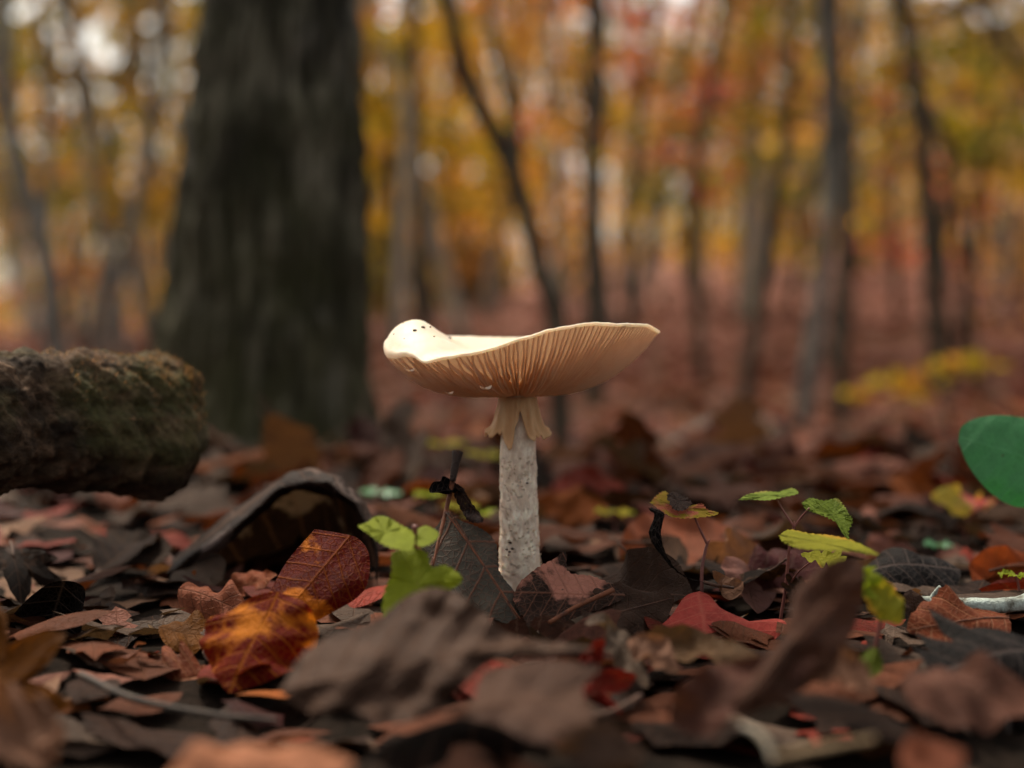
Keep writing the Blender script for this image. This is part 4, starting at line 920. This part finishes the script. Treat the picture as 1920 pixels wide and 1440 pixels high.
stick('pale curled twig in front of the dark hollow', [P(1390, 1360, .29), P(1420, 1375, .288), P(1440, 1400, .285), P(1450, 1430, .283)], [.0006, .0009, .0006], simple_mat('pale_twig', (.2, .16, .11), (.42, .36, .28), 300), name='twig', cat='twig')
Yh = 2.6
stick('dark branch shape standing in for a shadowed mound behind the seedlings', [P(1260, 850, Yh), P(1330, 830, Yh), P(1400, 815, Yh), P(1480, 825, Yh)], [.02, .04, .045, .02], dk)  # dark shape added where the mound lies in shadow
stick('pale bent stem standing before the dark branch shape of the shadowed mound', [P(1458, 850, 1.9), P(1448, 815, 1.9), P(1436, 785, 1.9)], [.006, .006, .003], simple_mat('pale_stem', (.25, .15, .08), (.42, .28, .18), 60))
stick('dark rotten stub standing behind the green seedling', [P(1490, 960, 1.15), P(1494, 890, 1.15), P(1500, 850, 1.15)], [.012, .010, .006], dk, name='stump', cat='stump')

# ------------------------------------------------------------------ seedlings
LIME = lm('lime_leaf', (.20, .24, .02), vein=(.20, .24, .03), vein_amt=.3, trans=.45, mottling=.25, trans_tint=(1.1, 1.15, .5), nrm=.5, gam=1.0)
GREEN = lm('green_leaf', (.15, .21, .03), vein=(.12, .19, .03), vein_amt=.35, trans=.4, mottling=.3, trans_tint=(1.1, 1.15, .5), edge=(.30, .24, .06), gam=1.0)
YGREEN = lm('yellow_green_leaf', (.22, .22, .018), vein=(.2, .2, .02), vein_amt=.3, trans=.45, mottling=.3, edge=(.45, .26, .03), gam=1.0)
PINKY = lm('yellow_pink_burnt_leaf', (.40, .29, .03), patch=(.50, .13, .09), patch_scale=70, patch_lo=.52, vein=(.5, .3, .05), vein_amt=.3, trans=.4, mottling=.25, gam=1.0)
BURNT = lm('burnt_leaf_patch', (.05, .028, .022), vein=(.13, .07, .05), trans=.08)
ROUND = lm('deep_green_leaf', (.034, .165, .052), vein=(.08, .28, .10), vein_amt=.18, trans=.3, mottling=.18, trans_tint=(.8, 1.2, .5), vein_n=5, rough=.42, nrm=.35, spec=.4, patch=(.07, .22, .09), patch_scale=38, patch_lo=.60, gam=1.0)
PKGREEN = lm('pink_green_leaf', (.42, .34, .06), patch=(.60, .13, .13), patch_scale=45, patch_lo=.48, trans=.4, mottling=.2, gam=1.0)
def seedling(label, stem, leaves, stem_mat=M_green_stem, r=.0007, bud=False):
    foot = np.asarray(stem[0], float)
    g0 = foot.copy(); g0[2] = min(foot[2], float(H(foot[0], foot[1])) - .004)
    root = tag(empty('seedling', g0), label, 'seedling')
    tube('stem', ([g0] if foot[2] - g0[2] > .002 else []) + list(stem), [r, r * .9, r * .7], stem_mat, root, n=26, seg=8, rough=.12, fs=700)
    for lf in leaves:
        b, t, up, kind, W, mat = lf[:6]; kw = dict(lf[6]) if len(lf) > 6 else {}
        pet = kw.pop('pet', None); sd_ = kw.pop('seed', 1)
        hero_leaf(None, b, t, up, kind, W, mat, parent=root, blade='leaf', seed=sd_, **kw)
        if pet: tube('leaf_stalk', pet, [r * .6, r * .5, r * .45], stem_mat, root, n=12, seg=6)
    if bud: tube('bud', [stem[-1], np.asarray(stem[-1]) + np.array([0, 0, .002])], [r * 1.3, r * .3], stem_mat, root, n=6, seg=8)
    return root
j = P(778, 985, .42)
ls = seedling('lime green maple seedling with a drooping leaf before the grey leaf', [P(778, 1110, .425), P(777, 1040, .422), P(778, 985, .42)], [], r=.0011)
trace_leaf(None, [(670, 986), (688, 980), (704, 968), (730, 971), (752, 985), (776, 1000), (772, 1030), (740, 1029), (710, 1016), (690, 1000)], .418, -.03, LIME, wav=.0015, seed=1, parent=ls, blade='leaf', edge=1.5, axis=((776, 1012), (672, 985)))
trace_leaf(None, [(781, 992), (800, 986), (823, 1000), (810, 1018), (784, 1024)], .42, -.03, LIME, wav=.001, seed=2, parent=ls, blade='leaf', edge=1.2, axis=((780, 1008), (822, 1000)))
trace_leaf(None, [(732, 1036), (770, 1028), (800, 1035), (808, 1062), (836, 1060), (868, 1086), (842, 1106), (812, 1106), (802, 1150), (776, 1164), (752, 1150), (720, 1157), (720, 1110), (734, 1075)], .412, -.012, LIME, wav=.002, dome=.001, seed=3, parent=ls, blade='leaf', edge=2., axis=((785, 1030), (770, 1160)))
s3 = [P(1316, 1115, .483), P(1316, 1070, .485), P(1322, 1035, .487), P(1326, 1020, .488)]
sd = seedling('red-stemmed seedling with a yellow and pink leaf burnt black in the middle', s3, [], r=.00068)
trace_leaf(None, [(1219, 942), (1230, 930), (1246, 921), (1262, 936), (1290, 954), (1315, 944), (1326, 955), (1348, 962), (1330, 968), (1290, 972), (1262, 970), (1240, 958)], .492, -.05, PINKY, wav=.001, seed=5, parent=sd, blade='leaf', edge=1.0, axis=((1220, 945), (1348, 962)))
trace_leaf(None, [(1249, 929), (1262, 923), (1284, 931), (1297, 944), (1284, 956), (1262, 954)], .4915, -.05, BURNT, wav=.0012, seed=7, parent=sd, blade='burnt_patch', edge=1.8)
tube('leaf_stalk', [s3[-1], P(1316, 1000, .489), P(1306, 978, .490), P(1302, 966, .490)], [.0005, .0004], M_green_stem, sd, n=14, seg=7)
tube('twig_spur', [s3[-1], P(1331, 1012, .488)], [.0005, .0002], M_green_stem, sd, n=5, seg=6)
s4 = [P(1462, 1170, .492), P(1472, 1110, .492), P(1477, 1060, .492), P(1482, 1010, .492), P(1489, 988, .492)]
gs = seedling('young green seedling with toothed leaves on thin reddish stalks', s4, [
    (P(1504, 1040, .478), P(1588, 1050, .47), (.05, -.55, .8), 'oak', .011, YGREEN, dict(seed=11, wav=.0008, pet=[s4[1], P(1495, 1075, .485), P(1522, 1052, .478)]))], r=.00062, bud=True)
trace_leaf(None, [(1460, 1004), (1480, 993), (1520, 1000), (1560, 1004), (1600, 1014), (1648, 1040), (1600, 1034), (1550, 1032), (1500, 1028), (1470, 1017)], .438, -.12, YGREEN, wav=.001, seed=10, parent=gs, blade='leaf', edge=1.0, axis=((1462, 1005), (1648, 1038)))
trace_leaf(None, [(1384, 938), (1400, 928), (1430, 921), (1460, 922), (1484, 915), (1497, 925), (1470, 932), (1440, 938), (1410, 937)], .498, -.10, GREEN, wav=.0008, seed=8, parent=gs, blade='leaf', edge=.9, axis=((1497, 925), (1384, 937)))
trace_leaf(None, [(1502, 943), (1520, 934), (1545, 938), (1571, 935), (1582, 948), (1591, 962), (1598, 976), (1592, 995), (1590, 1012), (1581, 1000), (1571, 983), (1550, 970), (1530, 962), (1512, 955)], .490, -.016, GREEN, wav=.001, seed=9, parent=gs, blade='leaf', edge=1.6, axis=((1506, 945), (1590, 1008)))
tube('leaf_stalk', [s4[-1], P(1470, 960, .494), P(1455, 934, .496)], [.0004, .0003], M_green_stem, gs, n=10, seg=6)
tube('leaf_stalk', [s4[-1], P(1502, 970, .492), P(1518, 952, .491)], [.0004, .0003], M_green_stem, gs, n=10, seg=6)
seedling('yellow-green leaf on a short stem behind the upright brown leaf', [P(1640, 1230, .40), P(1650, 1170, .40), P(1655, 1120, .40)], [
    (P(1628, 1085, .395), P(1690, 1170, .39), (.3, -.85, .4), 'beech', .012, YGREEN, dict(seed=12, wav=.001)), (P(1640, 1105, .395), P(1612, 1075, .39), (-.1, -.85, .5), 'beech', .009, LIME, dict(seed=13))])
hl('small square green leaf scrap in the dark near hollow', P(1608, 1238, .385), P(1656, 1255, .38), (.0, -.95, .3), 'ovate', .010, lm('dull_green_leaf', (.13, .17, .03)), wav=.0006, seed=14)
seedling('seedling with one pink and yellow-green leaf beside the round green leaf', [P(1806, 1040, .72), P(1812, 990, .72), P(1818, 955, .72)], [
    (P(1838, 945, .72), P(1745, 930, .71), (-.05, -.8, .55), 'beech', .016, PKGREEN, dict(seed=15, wav=.002)), (P(1818, 948, .72), P(1870, 935, .73), (0, -.7, .7), 'beech', .007, PKGREEN, dict(seed=16))])
rs_ = [P(2010, 1090, .57), P(2020, 1000, .565), P(2005, 920, .56), P(1985, 870, .555)]
rp = seedling('plant with a single large smooth round deep green leaf', rs_, [], r=.0011)
trace_leaf(None, [(1797, 828), (1801, 803), (1818, 789), (1850, 780), (1900, 780), (1960, 798), (1990, 855), (1975, 930), (1925, 951), (1885, 943), (1848, 915), (1815, 872)], .55, -.008, ROUND, wav=.0012, dome=.003, seed=17, parent=rp, blade='leaf', axis=((1995, 880), (1797, 820)), nr=18)
g = np.random.default_rng(4)
for i, (px, py, Y, m_, lab) in enumerate([
        (832, 832, .95, YGREEN, 'pale yellow-green seedling beyond the upright dark stalk'), (912, 856, .9, YGREEN, 'olive seedling close behind the mushroom stem'), (705, 925, .80, ROUND, 'small blue-green seedling beside the arched leaf'),
        (870, 950, .66, YGREEN, 'yellow seedling behind the upright dark stalk'), (800, 928, .74, LIME, 'lime seedling behind the rolled leaf strip'), (1150, 962, .72, YGREEN, 'yellow-green seedling between the mushroom and the black twisted strip'),
        (900, 965, .70, LIME, 'lime seedling half hidden behind the mushroom stem'), (1290, 1000, .66, YGREEN, 'pale yellow-green seedling behind the black twisted strip'), (552, 858, 1.15, LIME, 'bright lime seedling at the foot of the big tree'),
        (470, 880, 1.1, GREEN, 'green seedling at the foot of the big tree'), (1760, 1022, .66, ROUND, 'small green seedling behind the black curled leaf'), (1905, 1078, .50, LIME, 'tiny lime leaf seedling above the lichened stick'), (1090, 935, .9, REDLEAF, 'small red-leaved seedling beyond the mushroom stem'), (560, 1000 - 100, 1.0, OCHRE, 'orange-leaved seedling behind the arched leaf')]):
    t = P(px, py, Y); f_ = t.copy(); f_[2] = float(H(t[0], t[1])); h = max(.01, t[2] - f_[2]); w = Y * 42 / FPX
    a0 = g.uniform(0, 6.28); lv = []
    for q in range(3):
        a = a0 + q * 2.1; dv = np.array([math.cos(a), math.sin(a) * .8, g.uniform(-.15, .25)]); lv.append((t + dv * .001, t + dv * w * g.uniform(.7, 1.2), (0, -.35, 1), 'beech', w * .6, m_, dict(seed=30 + i * 3 + q, nu=16, nv=9, bend=-.4, wav=.001)))
    seedling(lab, [f_, (f_ + t) / 2 + np.array([.001, 0, 0]), t], lv, r=.0006)
# low yellow sapling on the slope
def low_sapling():
    Y = 2.4; t = P(1760, 720, Y); f_ = t.copy(); f_[0] += .02; f_[2] = float(H(f_[0], Y)) - .01
    root = tag(empty('sapling', f_), 'low sapling with a spray of yellow leaves before the dark forked tree', 'sapling')
    tube('stem', [f_, (f_ + t) / 2 + np.array([.01, 0, 0]), t], [.006, .005, .003], B_dark, root, n=14, seg=8)
    cs = []
    for x, y in ((1620, 735), (1680, 715), (1700, 740), (1735, 725), (1760, 695), (1800, 685), (1840, 680)):
        e = P(x, y, Y + g.normal() * .05); tube('limb', limb_pts(t, e, .05, g), [.003, .001], B_dark, root, n=8, seg=5); cs.append(e)
    v, f, c = leaf_cloud(cs, [.04] * len(cs), 9, [(.62, .42, .04), (.55, .45, .05), (.60, .28, .04)], .035, 77, .4)
    for i in range(len(cs) * 9): obj('leaf', mesh('leaf', v[i * 4:i * 4 + 4] - f_, np.array([[0, 1, 2, 3]]), c=c[i * 4:i * 4 + 4]), M_crown, root)
low_sapling()
